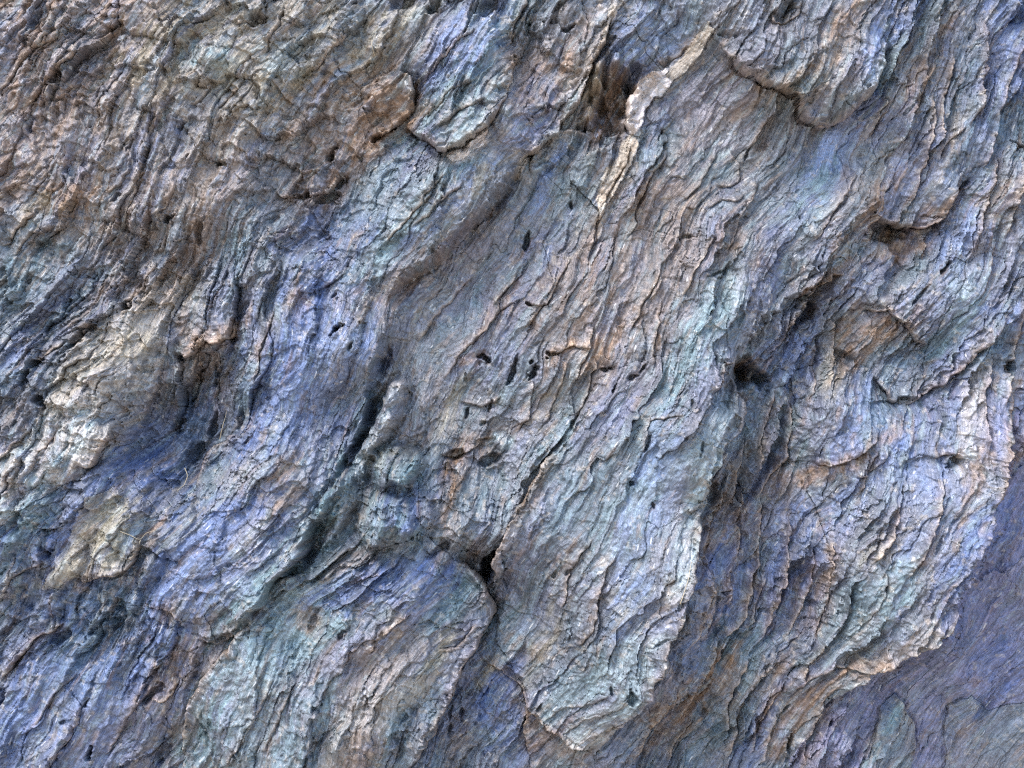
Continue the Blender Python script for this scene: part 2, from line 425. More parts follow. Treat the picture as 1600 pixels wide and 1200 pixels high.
def step(P, amp, wh, wl, soft=1.2):
    m = 3.2 * max(wh, wl)
    i0 = max(0, np.searchsorted(gx, P[:, 0].min() - m)); i1 = np.searchsorted(gx, P[:, 0].max() + m)
    j0 = max(0, np.searchsorted(gy, P[:, 1].min() - m)); j1 = np.searchsorted(gy, P[:, 1].max() + m)
    if i1 - i0 < 2 or j1 - j0 < 2: return
    X = WX[j0:j1, i0:i1]; Y = WY[j0:j1, i0:i1]
    best = np.full(X.shape, 1e9, F); sgn = np.zeros_like(best); ar = np.zeros_like(best); nx_ = np.zeros_like(best); ny_ = np.zeros_like(best)
    seg = np.diff(P, axis=0); ln = np.hypot(seg[:, 0], seg[:, 1]); cum = np.concatenate([[0], np.cumsum(ln)])
    for k in range(len(seg)):
        rx = X - P[k, 0]; ry = Y - P[k, 1]
        tx, ty = seg[k] / ln[k]
        s = np.clip(rx * tx + ry * ty, 0, ln[k])
        dx = rx - s * tx; dy = ry - s * ty
        d = np.sqrt(dx * dx + dy * dy)
        mm = d < best
        best = np.where(mm, d, best); sgn = np.where(mm, -ty * rx + tx * ry, sgn); ar = np.where(mm, (cum[k] + s) / cum[-1], ar); nx_ = np.where(mm, -ty, nx_); ny_ = np.where(mm, tx, ny_)
    tap = sstep(0, 0.16, ar) * sstep(0, 0.16, 1 - ar)
    low = sgn > 0
    sd_ = np.where(low, best, -best) + soft * 0.8 * cw0[j0:j1, i0:i1]
    w_ = sstep(-soft, soft, sd_)
    prof = w_ * (-0.45 * np.exp(-best / (wl * 0.55)) - 0.25 * np.exp(-best / (wl * 0.16))) + (1 - w_) * (0.45 * np.exp(-best / (wh * 0.6)) + 0.10 * np.exp(-best / 4.0))
    sl = (slice(j0, j1), slice(i0, i1))
    H[sl] += amp * tap * prof
    # the broken rim shows its sheets: small treads running along the edge
    tr = best / (4.5 + 0.12 * amp) + 0.8 * cw0[sl]
    saw = (tr - np.floor(tr)) - 0.5
    fall = np.exp(-best / (10 + 0.5 * amp))
    H[sl] += np.where(low, 0.7, -1.0) * saw * fall * tap * min(amp, 30) * 0.16
    if amp > 9 and soft < 8:
        lean = min(0.32 * amp, 13) * np.where(low, np.exp(-best / 2.0), np.exp(-best / (6 + 0.3 * amp))) * tap * (0.75 + 0.3 * brk[sl])
        LX[sl] += nx_ * lean; LY[sl] += ny_ * lean
    if amp > 8 and soft < 8:
        RIM[sl] = np.maximum(RIM[sl], np.where(low, 0, np.exp(-best / 3.0)) * tap * (0.35 + 0.65 * brk[sl]) * min(1, amp / 18) * (1.0 if wh > 20 else 1.7))
        RUST[sl] = np.maximum(RUST[sl], np.where(low, np.exp(-best / 9.0), np.exp(-best / 5.0)) * tap * (1 - 0.7 * brk[sl]) * min(1, amp / 22))
for line in STEPS.strip().splitlines():
    head, body = line.split('|')
    t, amp, wh, wl = head.split()
    t, _, soft = t.partition('~')
    step(pts(t, body), float(amp) * (2.0 if float(amp) > 17 else 1.35), float(wh), float(wl), float(soft or 1.2))

# holes and pits: tile x,y rx,ry(along, across grain angle) depth
PITS = '''z 548,722 64,9 62 26|z 505,842 60,9 57 24|z 455,893 50,8 40 20|z 592,588 55,9 70 22|z 956,160 50,34 75 62|z 985,120 22,12 60 34|z 1176,586 30,13 -18 44|z 1160,598 20,11 55 36|z 1190,600 16,9 -40 22|z 764,888 34,12 62 75|h 1235,650 20,10 80 14|h 1240,800 40,12 80 14|h 985,290 22,14 60 14|h 1050,260 34,14 60 14|h 520,940 40,14 80 20|h 510,1030 34,16 80 20|h 575,940 40,16 80 16|h 1325,830 45,26 75 26
e 690,475 30,22 -40 32|e 660,455 24,12 20 20|e 805,530 70,11 72 26|e 900,540 36,22 50 28|e 895,490 20,14 80 22|e 990,450 46,11 12 20|e 960,470 16,12 30 22|e 1220,515 44,14 5 20|e 1270,610 30,20 50 22|e 1350,570 34,14 20 18|e 1390,520 30,12 60 16|e 1330,1040 16,20 60 16|e 1410,860 40,12 70 14|e 660,770 20,14 20 14|e 580,730 36,14 70 16|e 690,690 40,12 75 16|e 885,220 26,14 -40 18|e 955,215 30,12 20 14|e 80,430 26,12 50 18|e 15,350 30,18 40 18|e 540,920 60,26 10 22|e 690,950 60,30 20 26|e 1090,750 60,12 72 14|e 1420,1130 40,10 120 10
b 390,640 34,22 -30 32|b 170,620 44,22 70 34|b 270,560 40,20 60 25|b 870,1130 60,16 82 26|b 1080,950 36,10 85 16|b 1135,590 36,12 70 26|b 1050,145 40,16 20 16|b 310,20 60,30 30 22|b 690,70 70,40 30 24|b 95,20 40,16 60 18|b 440,40 50,40 70 20|b 1480,640 40,10 70 12
a 790,1010 34,26 20 38|a 1040,770 34,14 -10 20|a 860,600 20,12 80 16|a 882,632 18,9 80 16|a 725,560 20,14 30 14|a 200,110 70,25 40 14|a 140,205 40,24 30 22|a 285,380 50,30 55 20|a 1200,120 60,26 20 24|a 1330,100 36,16 60 18|a 1380,900 50,22 10 28|a 1530,690 40,20 70 26|a 1500,910 60,26 20 26|a 1560,830 40,30 60 22|a 1295,15 20,14 40 16|a 150,600 50,14 70 16|a 895,740 16,9 70 12|a 930,1080 60,18 80 20|a 550,900 50,16 50 16
d 600,225 50,26 30 36|d 380,395 60,20 58 28|d 195,490 40,30 40 34|d 225,665 40,32 -50 34|d 825,470 34,18 80 30|d 970,565 50,14 82 24|d 970,790 70,24 75 38|d 870,930 70,34 50 34|d 850,660 50,12 20 18|d 1070,360 36,20 50 20|d 1110,760 60,20 80 20|d 1570,370 36,16 45 20|d 1550,190 30,16 45 14|d 20,830 60,24 60 20|d 790,790 50,24 50 26|d 150,560 50,20 60 20|d 1130,260 60,20 60 14
g 420,1130 40,20 75 36|g 420,890 26,10 55 18|g 720,840 90,20 48 20|g 300,590 60,26 30 24|g 560,520 60,26 45 26|g 90,700 80,18 50 18|g 330,1040 60,12 55 14|g 1470,490 44,30 70 12|g 1030,560 70,16 30 20|g 740,1140 60,26 60 16|g 250,200 40,30 50 22|g 460,560 50,22 50 22|g 20,880 50,18 60 20
h 690,260 90,34 62 40|h 40,560 40,20 60 14|h 200,560 50,14 60 12|h 300,930 24,16 60 12|h 480,860 50,10 65 16|h 395,1000 50,12 70 16|h 910,940 60,24 -35 18|h 940,900 30,10 60 12|h 1110,180 30,10 60 10|h 470,170 60,20 30 18|h 800,760 60,16 -40 14
f 590,270 80,40 45 34|f 1210,60 44,22 50 22|f 1580,160 50,30 60 26|f 1510,520 50,30 80 24|f 1075,640 60,20 5 18|f 1230,930 50,26 60 22|f 300,540 80,50 60 30|f 200,640 70,20 75 16|f 640,480 120,20 80 12|f 790,470 60,24 -30 16|f 1000,1090 40,9 84 16|f 1100,180 60,10 50 12|f 160,90 40,16 30 16|f 200,70 50,16 60 16|f 160,1110 60,24 80 20|f 500,960 40,14 40 14|f 60,880 40,10 80 12|f 30,690 24,14 80 12
i 1320,340 50,16 60 30|i 1240,560 60,20 50 26|i 1400,60 50,24 60 26|i 1140,560 50,14 30 18|i 700,900 30,12 70 20|i 715,1000 50,12 80 18|i 120,190 40,20 60 18|i 920,340 22,12 60 14|i 385,1020 40,12 80 14|i 460,330 50,12 70 12|i 150,60 60,20 60 16|i 530,1090 50,14 60 14|i 870,130 50,9 70 9|i 1130,140 60,9 70 9
c 330,700 40,10 60 12|c 925,960 36,12 70 18|c 1560,690 44,12 -30 18|c 200,200 50,14 -20 12|c 440,110 60,26 55 20|c 700,560 70,20 10 16|c 1000,1060 110,50 20 26|c 1270,870 60,20 45 18|c 1580,880 50,24 50 18|c 20,1110 40,14 10 14|c 900,590 30,14 80 12'''
def pit(x, y, ra, rb, ang, depth):
    m = max(ra, rb) * 2.2
    i0 = max(0, np.searchsorted(gx, x - m)); i1 = np.searchsorted(gx, x + m)
    j0 = max(0, np.searchsorted(gy, y - m)); j1 = np.searchsorted(gy, y + m)
    if i1 - i0 < 2 or j1 - j0 < 2: return
    X = PX[j0:j1, i0:i1] + JX[j0:j1, i0:i1] * 0.9 - x; Y = PY[j0:j1, i0:i1] + JY[j0:j1, i0:i1] * 0.9 - y
    c, s = math.cos(R(ang)), math.sin(R(ang))
    u = (X * c - Y * s) / ra; v = (X * s + Y * c) / rb
    r = np.sqrt(u * u + v * v)
    if depth > 0:
        big = max(ra, rb) > 18
        r = r + (0.22 * fbm(PX[j0:j1, i0:i1] / 14, PY[j0:j1, i0:i1] / 14, 4, 5, 0.6) if big else 0.2 + 0.5 * fbm(PX[j0:j1, i0:i1] / 7, PY[j0:j1, i0:i1] / 7, 3, 5))
        H[j0:j1, i0:i1] -= depth * (1 - sstep(0.55 if big else 0.45, 1.06, r))
    else:
        r = r + 0.2 * fbm(PX[j0:j1, i0:i1] / 20, PY[j0:j1, i0:i1] / 20, 4, 97, 0.6)
        H[j0:j1, i0:i1] -= depth * (np.clip(1 - np.maximum(r, 0) ** 2.3, 0, 1) ** 0.8 - 0.12 * np.exp(-((r - 1.15) / 0.18) ** 2))
for chunk in PITS.replace('\n', '|').split('|'):
    t, p, rr, ang, dep = chunk.split()
    k = 0.3375 if t in OFF else 1.0
    (x, y), = pts(t, p)
    ra, rb = [float(v) * k for v in rr.split(',')]
    if ra < 15: ra, rb = ra * 1.15, rb * 0.75
    pit(x, y, ra * 1.05, rb * 1.05, float(ang), float(dep) * 1.15)
# knobs: the same with a negative depth
for x, y, ra, rb, ang, h in ((620, 728, 40, 34, 20, 52), (608, 810, 48, 40, 0, 58), (532, 792, 70, 25, 72, 46), (602, 655, 74, 22, 64, 55), (616, 612, 24, 15, 66, 26), (572, 720, 44, 20, 60, 26), (648, 800, 30, 34, 0, 26), (975, 925, 56, 32, 62, 9), (200, 830, 70, 34, 58, 16),
                            (45, 730, 50, 22, 55, 14), (125, 700, 60, 34, 50, 16), (205, 660, 22, 16, 40, 14), (780, 690, 16, 14, 0, 10), (395, 620, 24, 18, 60, 10), (330, 930, 50, 26, 35, 8),
                            (250, 1060, 40, 16, 50, 10), (185, 930, 26, 18, 45, 14), (190, 965, 18, 12, 60, 12), (590, 140, 34, 26, 30, 14), (600, 60, 40, 22, 50, 8), (290, 70, 22, 18, 0, 8), (345, 100, 24, 20, 0, 8), (460, 120, 24, 16, 60, 10), (400, 200, 36, 14, 42, 8), (480, 275, 30, 18, 20, 12), (930, 330, 16, 24, 0, 6), (934, 142, 48, 11, 84, 34), (955, 128, 44, 10, 78, 34), (973, 140, 30, 8, 84, 26), (924, 180, 30, 11, 68, 28), (960, 186, 24, 15, 20, 22), (20, 800, 48, 24, 52, 28), (72, 792, 42, 20, 56, 24), (112, 884, 48, 22, 50, 26), (32, 902, 38, 20, 50, 24), (78, 952, 42, 18, 46, 22), (244, 884, 36, 16, 54, 24), (150, 762, 52, 20, 48, 24), (252, 722, 54, 20, 50, 20), (24, 850, 40, 16, 46, 20), (172, 965, 34, 16, 40, 20), (215, 930, 26, 14, 60, 18), (305, 760, 34, 18, 40, 14)):
    pit(x, y, ra, rb, ang, -h)
# fluting inside the hollow beside the pale flakes
mh = np.exp(-(((PX - 950) / 42) ** 2 + ((PY - 155) / 52) ** 2))
H += mh * 15 * fbm(PX / 13, PY / 50, 3, 81)

# ---------------------------------------------------------------- slabs: outline, lift in mm, name, category, label
SLABS = [
 ('crumbled_schist', 'rock', 'crumbly brownish grey schist filling the upper left corner above the pale lumpy rib', 0, 'z', '-400,-400 560,-400 575,20 560,90 600,130 625,170 600,230 560,290 520,330 420,370 330,380 280,410 240,440 200,470 130,530 60,570 0,600 -400,800'),
 ('laminated_rock', 'rock', 'dark slaty laminated rock at the left edge below the brown crumbly corner', 1, 'z', '-400,380 40,330 110,340 190,350 240,400 205,470 140,530 90,570 85,620 60,660 20,700 -10,735 -400,900'),
 ('pale_rib', 'rock', 'cream and pale green lumpy rib slanting down to the left edge', 4, 'z', '300,395 270,420 215,480 180,490 130,540 90,610 70,660 20,700 -20,760 -60,830 20,820 90,770 150,740 200,690 230,630 250,580 270,500 300,440'),
 ('splintered_rock', 'rock', 'upright splintered rock with brown tips between pale rib and blue slab', 1, 'z', '300,395 300,440 270,500 250,580 235,640 200,700 260,760 300,720 340,690 380,640 400,580 430,500 440,430 400,390'),
 ('blue_slab', 'rock slab', 'large smooth blue violet slab left of the deep dark groove', 5, 'z', '430,395 440,430 430,500 400,580 375,650 340,690 310,710 290,780 275,830 250,890 240,940 290,985 330,985 430,915 490,850 530,770 560,690 585,620 600,550 606,480 580,420 520,390'),
 ('rubble_rock', 'rock', 'blue grey broken rock with dry stalks around the tan boulder at left', 0, 'z', '-400,760 -60,830 20,820 90,770 150,740 200,690 260,760 300,720 290,780 270,850 240,940 290,985 200,960 140,1000 60,1040 -30,1110 -400,1300'),
 ('tan_boulder', 'rock', 'tan elongated boulder lying among blue grey rubble near the left edge', 6, 'g', '225,375 260,290 290,240 340,160 380,100 420,20 470,-80 560,-90 640,-60 660,20 650,80 610,200 580,250 500,265 400,290 320,340'),
 ('blue_laminated_slab', 'rock slab', 'finely striped blue slab in the bottom left corner', 3, 'z', '-400,1270 -30,1110 60,1040 140,1000 200,960 290,975 340,985 320,1030 290,1050 262,1120 240,1180 200,1250 180,1600 -400,1600'),
 ('brown_groove_rock', 'rock', 'narrow dark brown rock strip between the striped blue slab and pale green slab', 0, 'z', '340,985 430,915 445,905 410,970 360,1020 320,1080 290,1150 275,1220 250,1600 180,1600 200,1250 240,1180 262,1120 290,1050 320,1030'),
 ('pale_green_slab', 'rock slab', 'broad pale green and pink slab at the bottom with curled right edge', 7, 'z', '445,905 500,880 545,875 620,860 700,865 738,905 764,955 745,990 715,1040 690,1090 660,1150 635,1210 600,1600 250,1600 275,1220 290,1150 320,1080 360,1020 410,970'),
 ('knobbly_rock', 'rock', 'rounded grey green knobs under a pale pinnacle beside the deep groove', 4, 'z', '618,590 640,620 640,680 655,710 660,740 690,780 690,830 700,865 620,860 545,875 500,880 490,850 495,810 530,745 570,700 595,640'),
 ('laminated_block', 'rock', 'pale green laminated block jutting over the brown hollow, top left of centre', 8, 'b', '310,530 380,400 450,320 540,220 640,140 680,60 720,-40 800,-600 960,-600 880,-40 830,60 800,150 790,240 830,280 800,360 780,440 720,520 700,560 640,610 560,670 480,700 410,640 340,590'),
 ('brown_hollow_rock', 'rock', 'brown stained curled rock left of the pale laminated block', 0, 'z', '560,-400 800,-400 790,-20 745,45 712,75 680,110 660,140 635,180 640,200 670,215 690,240 660,290 620,330 590,400 570,420 520,390 430,395 420,370 520,330 560,290 600,230 625,170 600,130 560,90 575,20'),
 ('striped_ledge', 'rock ledge', 'long pale green striped ledge above the smooth central ramp', 5, 'z', '690,240 720,225 770,175 790,150 800,120 815,90 830,130 815,200 812,255 800,285 760,330 700,390 640,440 596,474 580,430 595,395 622,330 660,290'),
 ('veined_rock', 'rock', 'violet rock with brown patches between the laminated block and twisted pale rib', 2, 'z', '790,60 830,-20 860,-400 960,-400 950,20 930,60 910,120 895,165 870,200 835,230 810,260 815,200 830,130 815,90'),
 ('twisted_rib', 'rock rib', 'twisted pale rib running down the left side of the brown hole', 5, 'z', '950,20 975,10 955,40 935,65 920,95 905,150 890,180 860,205 835,240 815,275 805,290 800,285 812,258 835,230 870,200 895,165 910,120 930,60'),
 ('central_ramp', 'rock slab', 'smooth grey violet ramp below the striped ledge in the middle', 0, 'z', '805,290 835,240 850,260 835,330 820,400 860,440 850,480 800,500 760,540 740,590 760,620 800,640 790,680 760,700 720,690 700,720 690,780 660,740 655,710 640,680 640,620 618,590 606,540 606,480 640,440 700,390 760,330'),
 ('cracked_slab', 'rock slab', 'flaky grey slab with small black pits in the centre of the face', 3, 'z', '835,240 870,220 930,205 960,215 985,190 1000,215 960,290 935,330 930,380 1000,360 1080,380 1130,400 1120,470 1080,520 1060,560 1000,560 940,580 900,640 870,690 830,770 780,850 740,870 700,830 690,780 700,720 720,690 760,700 790,680 800,640 760,620 740,590 760,540 800,500 850,480 860,440 820,400 835,330 850,260'),
 ('hole_wall', 'rock', 'brown fluted rock inside the hole near the top centre', 0, 'z', '935,65 955,40 990,60 1010,90 1035,110 1040,130 1010,150 985,190 960,215 930,205 870,220 860,205 890,180 905,150 920,95'),
 ('smooth_grey_slab', 'rock slab', 'smooth grey violet slab below the rough overhang', 2, 'z', '1040,130 1080,80 1112,65 1130,95 1155,120 1195,140 1245,165 1260,190 1255,240 1250,300 1230,350 1190,420 1160,480 1130,400 1080,380 1000,360 930,380 935,330 960,290 1000,215 985,190 1010,150'),
 ('rippled_rock', 'rock', 'blue grey rippled rock above the brown hole at the top edge', 2, 'z', '960,-400 1160,-400 1130,20 1112,65 1080,80 1040,130 1035,110 1010,90 990,60 955,40 975,10'),
 ('rough_overhang', 'rock', 'rough brown grey overhang with frayed lower edge at the top right', 9, 'c', '160,200 180,60 210,-60 300,-1300 1300,-1300 1060,-60 1000,60 940,150 900,300 860,410 800,500 720,560 640,590 580,560 540,490 480,440 400,410 340,360 280,360 210,280'),
 ('pale_blue_strip', 'rock slab', 'smooth pale blue strip running down from the top beside the overhang', 1, 'z', '1418,-20 1480,-400 1520,-400 1465,-10 1440,60 1415,110 1385,170 1360,215 1370,250 1330,300 1300,350 1260,400 1220,450 1190,420 1230,350 1250,300 1255,240 1265,195 1276,199 1303,189 1330,169 1350,138 1364,101 1377,51 1397,20'),
 ('layered_sheets', 'rock', 'thin upright blue grey sheets with rusty edges in the upper right corner', 3, 'z', '1465,-10 1520,-400 2000,-400 2000,450 1610,430 1580,420 1540,400 1500,410 1470,340 1440,330 1420,340 1370,345 1330,300 1370,250 1360,215 1385,170 1415,110 1440,60'),
 ('rusty_hollow_rock', 'rock', 'rusty brown hollow rock under the jagged lip, right of centre', 0, 'z', '1370,345 1420,340 1440,330 1470,340 1500,410 1490,450 1470,490 1450,545 1420,615 1365,590 1330,570 1290,560 1240,580 1200,570 1195,540 1220,490 1260,430 1300,400 1330,370'),
 ('ridge_rock', 'rock', 'blue grey ridge slanting down to the small round hole', 4, 'z', '1190,420 1220,450 1260,400 1300,350 1330,300 1370,345 1330,370 1300,400 1260,430 1220,490 1195,540 1150,565 1135,560 1120,470 1130,400 1160,480'),
 ('tongue_slab', 'rock slab', 'long grey green tongue of rock tapering to a point at the bottom', 8, 'z', '1060,560 1080,520 1120,470 1135,560 1145,570 1141,599 1149,633 1144,663 1117,697 1104,744 1087,791 1070,862 1056,913 1036,970 1012,1050 985,1105 925,1175 880,1145 840,1110 810,1060 780,1000 772,920 780,850 830,770 870,690 900,640 940,580 1000,560'),
 ('wedge_rock', 'rock', 'blue violet wedge with black pits between pale green slab and pointed tongue', 2, 'z', '764,955 772,920 780,1000 810,1060 840,1110 880,1145 925,1175 900,1250 880,1600 600,1600 635,1210 660,1150 690,1090 715,1040 745,990'),
 ('crevice_rock', 'rock', 'shadowed rock in the black crevice left of the tongue slab', -6, 'z', '700,865 700,830 740,870 780,850 772,920 764,955 738,905'),
 ('crinkled_sheets', 'rock', 'crinkled deep blue sheets between the tongue slab and curved slab', 0, 'z', '1145,570 1195,540 1200,570 1240,580 1250,640 1235,720 1265,715 1270,780 1290,840 1290,900 1285,960 1270,1010 1240,1050 1200,1100 1160,1200 1140,1600 880,1600 900,1250 925,1175 985,1105 1012,1050 1036,970 1056,913 1070,862 1087,791 1104,744 1117,697 1144,663 1149,633 1141,599'),
 ('fan_plate', 'rock', 'fan shaped blue grey plate with a rusty lower lip, right of the small hole', 5, 'f', '560,900 600,930 690,960 800,930 880,860 930,800 940,700 920,620 890,550 800,520 740,560 700,640 640,780'),
 ('curved_slab', 'rock slab', 'grey green slab with a long curved rusty rim above the deep blue plane', 7, 'z', '1240,580 1290,560 1330,570 1365,590 1420,615 1450,600 1500,570 1540,540 1580,540 1570,640 1545,700 1530,760 1519,815 1495,859 1478,906 1458,954 1435,984 1384,1018 1340,1051 1296,1095 1240,1200 1220,1600 1140,1600 1160,1200 1200,1100 1240,1050 1270,1010 1285,960 1290,900 1290,840 1270,780 1265,715 1235,720 1250,640'),
 ('folded_rock', 'rock', 'pale blue folded rock at the right edge beside the rusty hollow', 4, 'z', '1470,490 1490,450 1500,410 1540,400 1580,420 1610,430 2000,450 2000,560 1600,640 1570,640 1580,540 1540,540 1500,570 1450,600 1420,615 1450,545'),
 ('pale_flake', 'rock flake', 'white jagged flake standing over the right side of the brown hole', 17, 'b', '1505,325 1535,400 1490,460 1450,470 1425,520 1400,580 1370,620 1335,650 1325,560 1335,480 1370,425 1415,385 1460,360'),
 ('cream_flake', 'rock flake', 'long thin cream flake pointing down below the brown hole', 14, 'b', '1345,635 1370,690 1340,770 1310,820 1270,890 1225,970 1190,1030 1178,930 1215,835 1270,740 1295,660'),
 ('cream_strip', 'rock flake', 'narrow cream strip rising from the brown hole towards the overhang', 8, 'z', '1106,46 1116,58 1096,88 1072,112 1048,132 1036,122 1058,96 1084,68'),
 ('quartz_patch', 'quartz', 'small white quartz patch under the lip of the pale laminated block', 4, 'b', '500,745 560,700 640,635 680,595 700,640 670,700 600,745 540,775'),
 ('deep_blue_plane', 'rock slab', 'smooth deep blue recessed plane in the lower right corner', 0, 'z', '1570,640 1600,640 2000,560 2000,1600 1220,1600 1240,1200 1296,1095 1340,1051 1384,1018 1435,984 1458,954 1478,906 1495,859 1519,815 1530,760 1545,700'),
 ('thin_plate', 'rock plate', 'thin violet plate with a pale green left edge at the bottom right', 4, 'i', '980,935 1040,885 1080,940 1130,1060 1125,1230 1110,1900 600,1900 860,1230 950,1060'),
 ('flat_plate', 'rock plate', 'flat violet plate filling the very corner at the lower right', 3, 'i', '1420,900 1300,950 1290,1080 1270,1300 1260,1900 2600,1900 2600,900 1620,930 1500,960'),
]
def inside(P, X, Y):
    r = np.zeros(X.shape, bool)
    n = len(P)
    for k in range(n):
        x1, y1 = P[k]; x2, y2 = P[(k + 1) % n]
        if y1 == y2: continue
        c = (y1 > Y) != (y2 > Y)
        r ^= c & (X < (x2 - x1) * (Y - y1) / (y2 - y1) + x1)
    return r
REG = np.zeros((NY - 1, NX - 1), np.int32)
FXc = (WX[:-1, :-1] + WX[1:, 1:]) / 2; FYc = (WY[:-1, :-1] + WY[1:, 1:]) / 2
for k, (nm, cat, lab, lift, t, poly) in enumerate(SLABS):
    P = pts(t, poly)
    i0 = max(0, np.searchsorted(gx, P[:, 0].min() - 25)); i1 = np.searchsorted(gx, P[:, 0].max() + 25)
    j0 = max(0, np.searchsorted(gy, P[:, 1].min() - 25)); j1 = np.searchsorted(gy, P[:, 1].max() + 25)
    sl = (slice(j0, j1), slice(i0, i1))
    REG[sl][inside(P, FXc[sl], FYc[sl])] = k + 1

# the slabs are parted by seams: the face dips towards each joint
seam = np.zeros((NY, NX), F)
dv = REG[1:, :] != REG[:-1, :]; dh = REG[:, 1:] != REG[:, :-1]
seam[1:-1, :-1][dv] = 1; seam[:-1, 1:-1][dh] = 1
def blur(f, sg):
    ky = np.fft.rfftfreq(f.shape[1]); kx = np.fft.fftfreq(f.shape[0])[:, None]
    return np.fft.irfft2(np.fft.rfft2(f) * np.exp(-2 * (np.pi * sg) ** 2 * (kx ** 2 + ky ** 2)), f.shape).astype(F)
smod = np.clip(0.55 + 0.9 * fbm(PX / 70, PY / 70, 3, 91), 0.05, 1.4)
H -= np.clip(FLAKY * 1.6 - 0.35, 0.1, 1) * smod * (2.5 * np.clip(blur(seam, 1.6) * 3.6, 0, 1) + 4 * np.clip(blur(seam, 9) * 18, 0, 1.2))

Hb = blur(H, 3.0)
gyy, gxx = np.gradient(Hb); slope = np.sqrt(gxx ** 2 + gyy ** 2) / STEP
steep = sstep(0.55, 1.6, slope)
d3, t3, f3 = lumps(10, 521)
d4, t4, f4 = lumps(22, 531)
hollow = np.zeros_like(H)
for x, y, a_, b_ in ((952, 158, 46, 58), (1172, 590, 30, 24), (1398, 388, 40, 24)):
    hollow = np.maximum(hollow, 1 - sstep(0.8, 1.15, np.sqrt(((PX - x) / a_) ** 2 + ((PY - y) / b_) ** 2)))
H += steep * (1 - hollow) * (4.5 * (t3 - 0.5) + 8 * f3 + 8 * (t4 - 0.5) + 14 * f4)
H += hollow * 0.7 * (blur(H, 1.5) - H)

# ---------------------------------------------------------------- the rock's own colours (mineral bands, iron stain, lichen-pale crust)
def srgb(c):
    c = np.array(c, dtype=float) / 255
    return np.where(c < 0.04045, c / 12.92, ((c + 0.055) / 1.055) ** 2.4)
PAL = {'V': srgb((110, 117, 148)), 'B': srgb((92, 112, 158)), 'G': srgb((116, 118, 124)), 'T': srgb((122, 148, 154)), 'P': srgb((162, 180, 184)), 'O': srgb((152, 118, 84)), 'Y': srgb((168, 156, 128)),
       'C': srgb((198, 184, 168)), 'W': srgb((222, 212, 208)), 'K': srgb((98, 106, 120)), 'N': srgb((142, 122, 108)), 'M': srgb((130, 124, 132)), 'S': srgb((96, 120, 128)), 'L': srgb((132, 150, 190))}
COL = np.zeros((NY, NX, 3), F) + PAL['G'].astype(F)
def mix(mask, c):
    global COL
    COL += (mask[..., None] * (np.asarray(PAL[c] if isinstance(c, str) else c, F) - COL)).astype(F)
cw1 = fbm(CHIW / 90, PSIW / 26, 4, 301); cw2 = fbm(CHIW / 60 + 9, PSIW / 18, 4, 302); cw3 = fbm(PX / 150, PY / 150, 4, 303); cw4 = fbm(CHIW / 26, PSIW / 8, 3, 304)
mix(sstep(0.0, 0.7, cw1) * 0.45, 'S')
mix(sstep(0.05, 0.7, -cw1) * 0.45, 'V')
mix(sstep(0.15, 0.8, cw2) * 0.4, 'M')
mix(sstep(0.2, 0.9, -cw2) * 0.35, 'T')
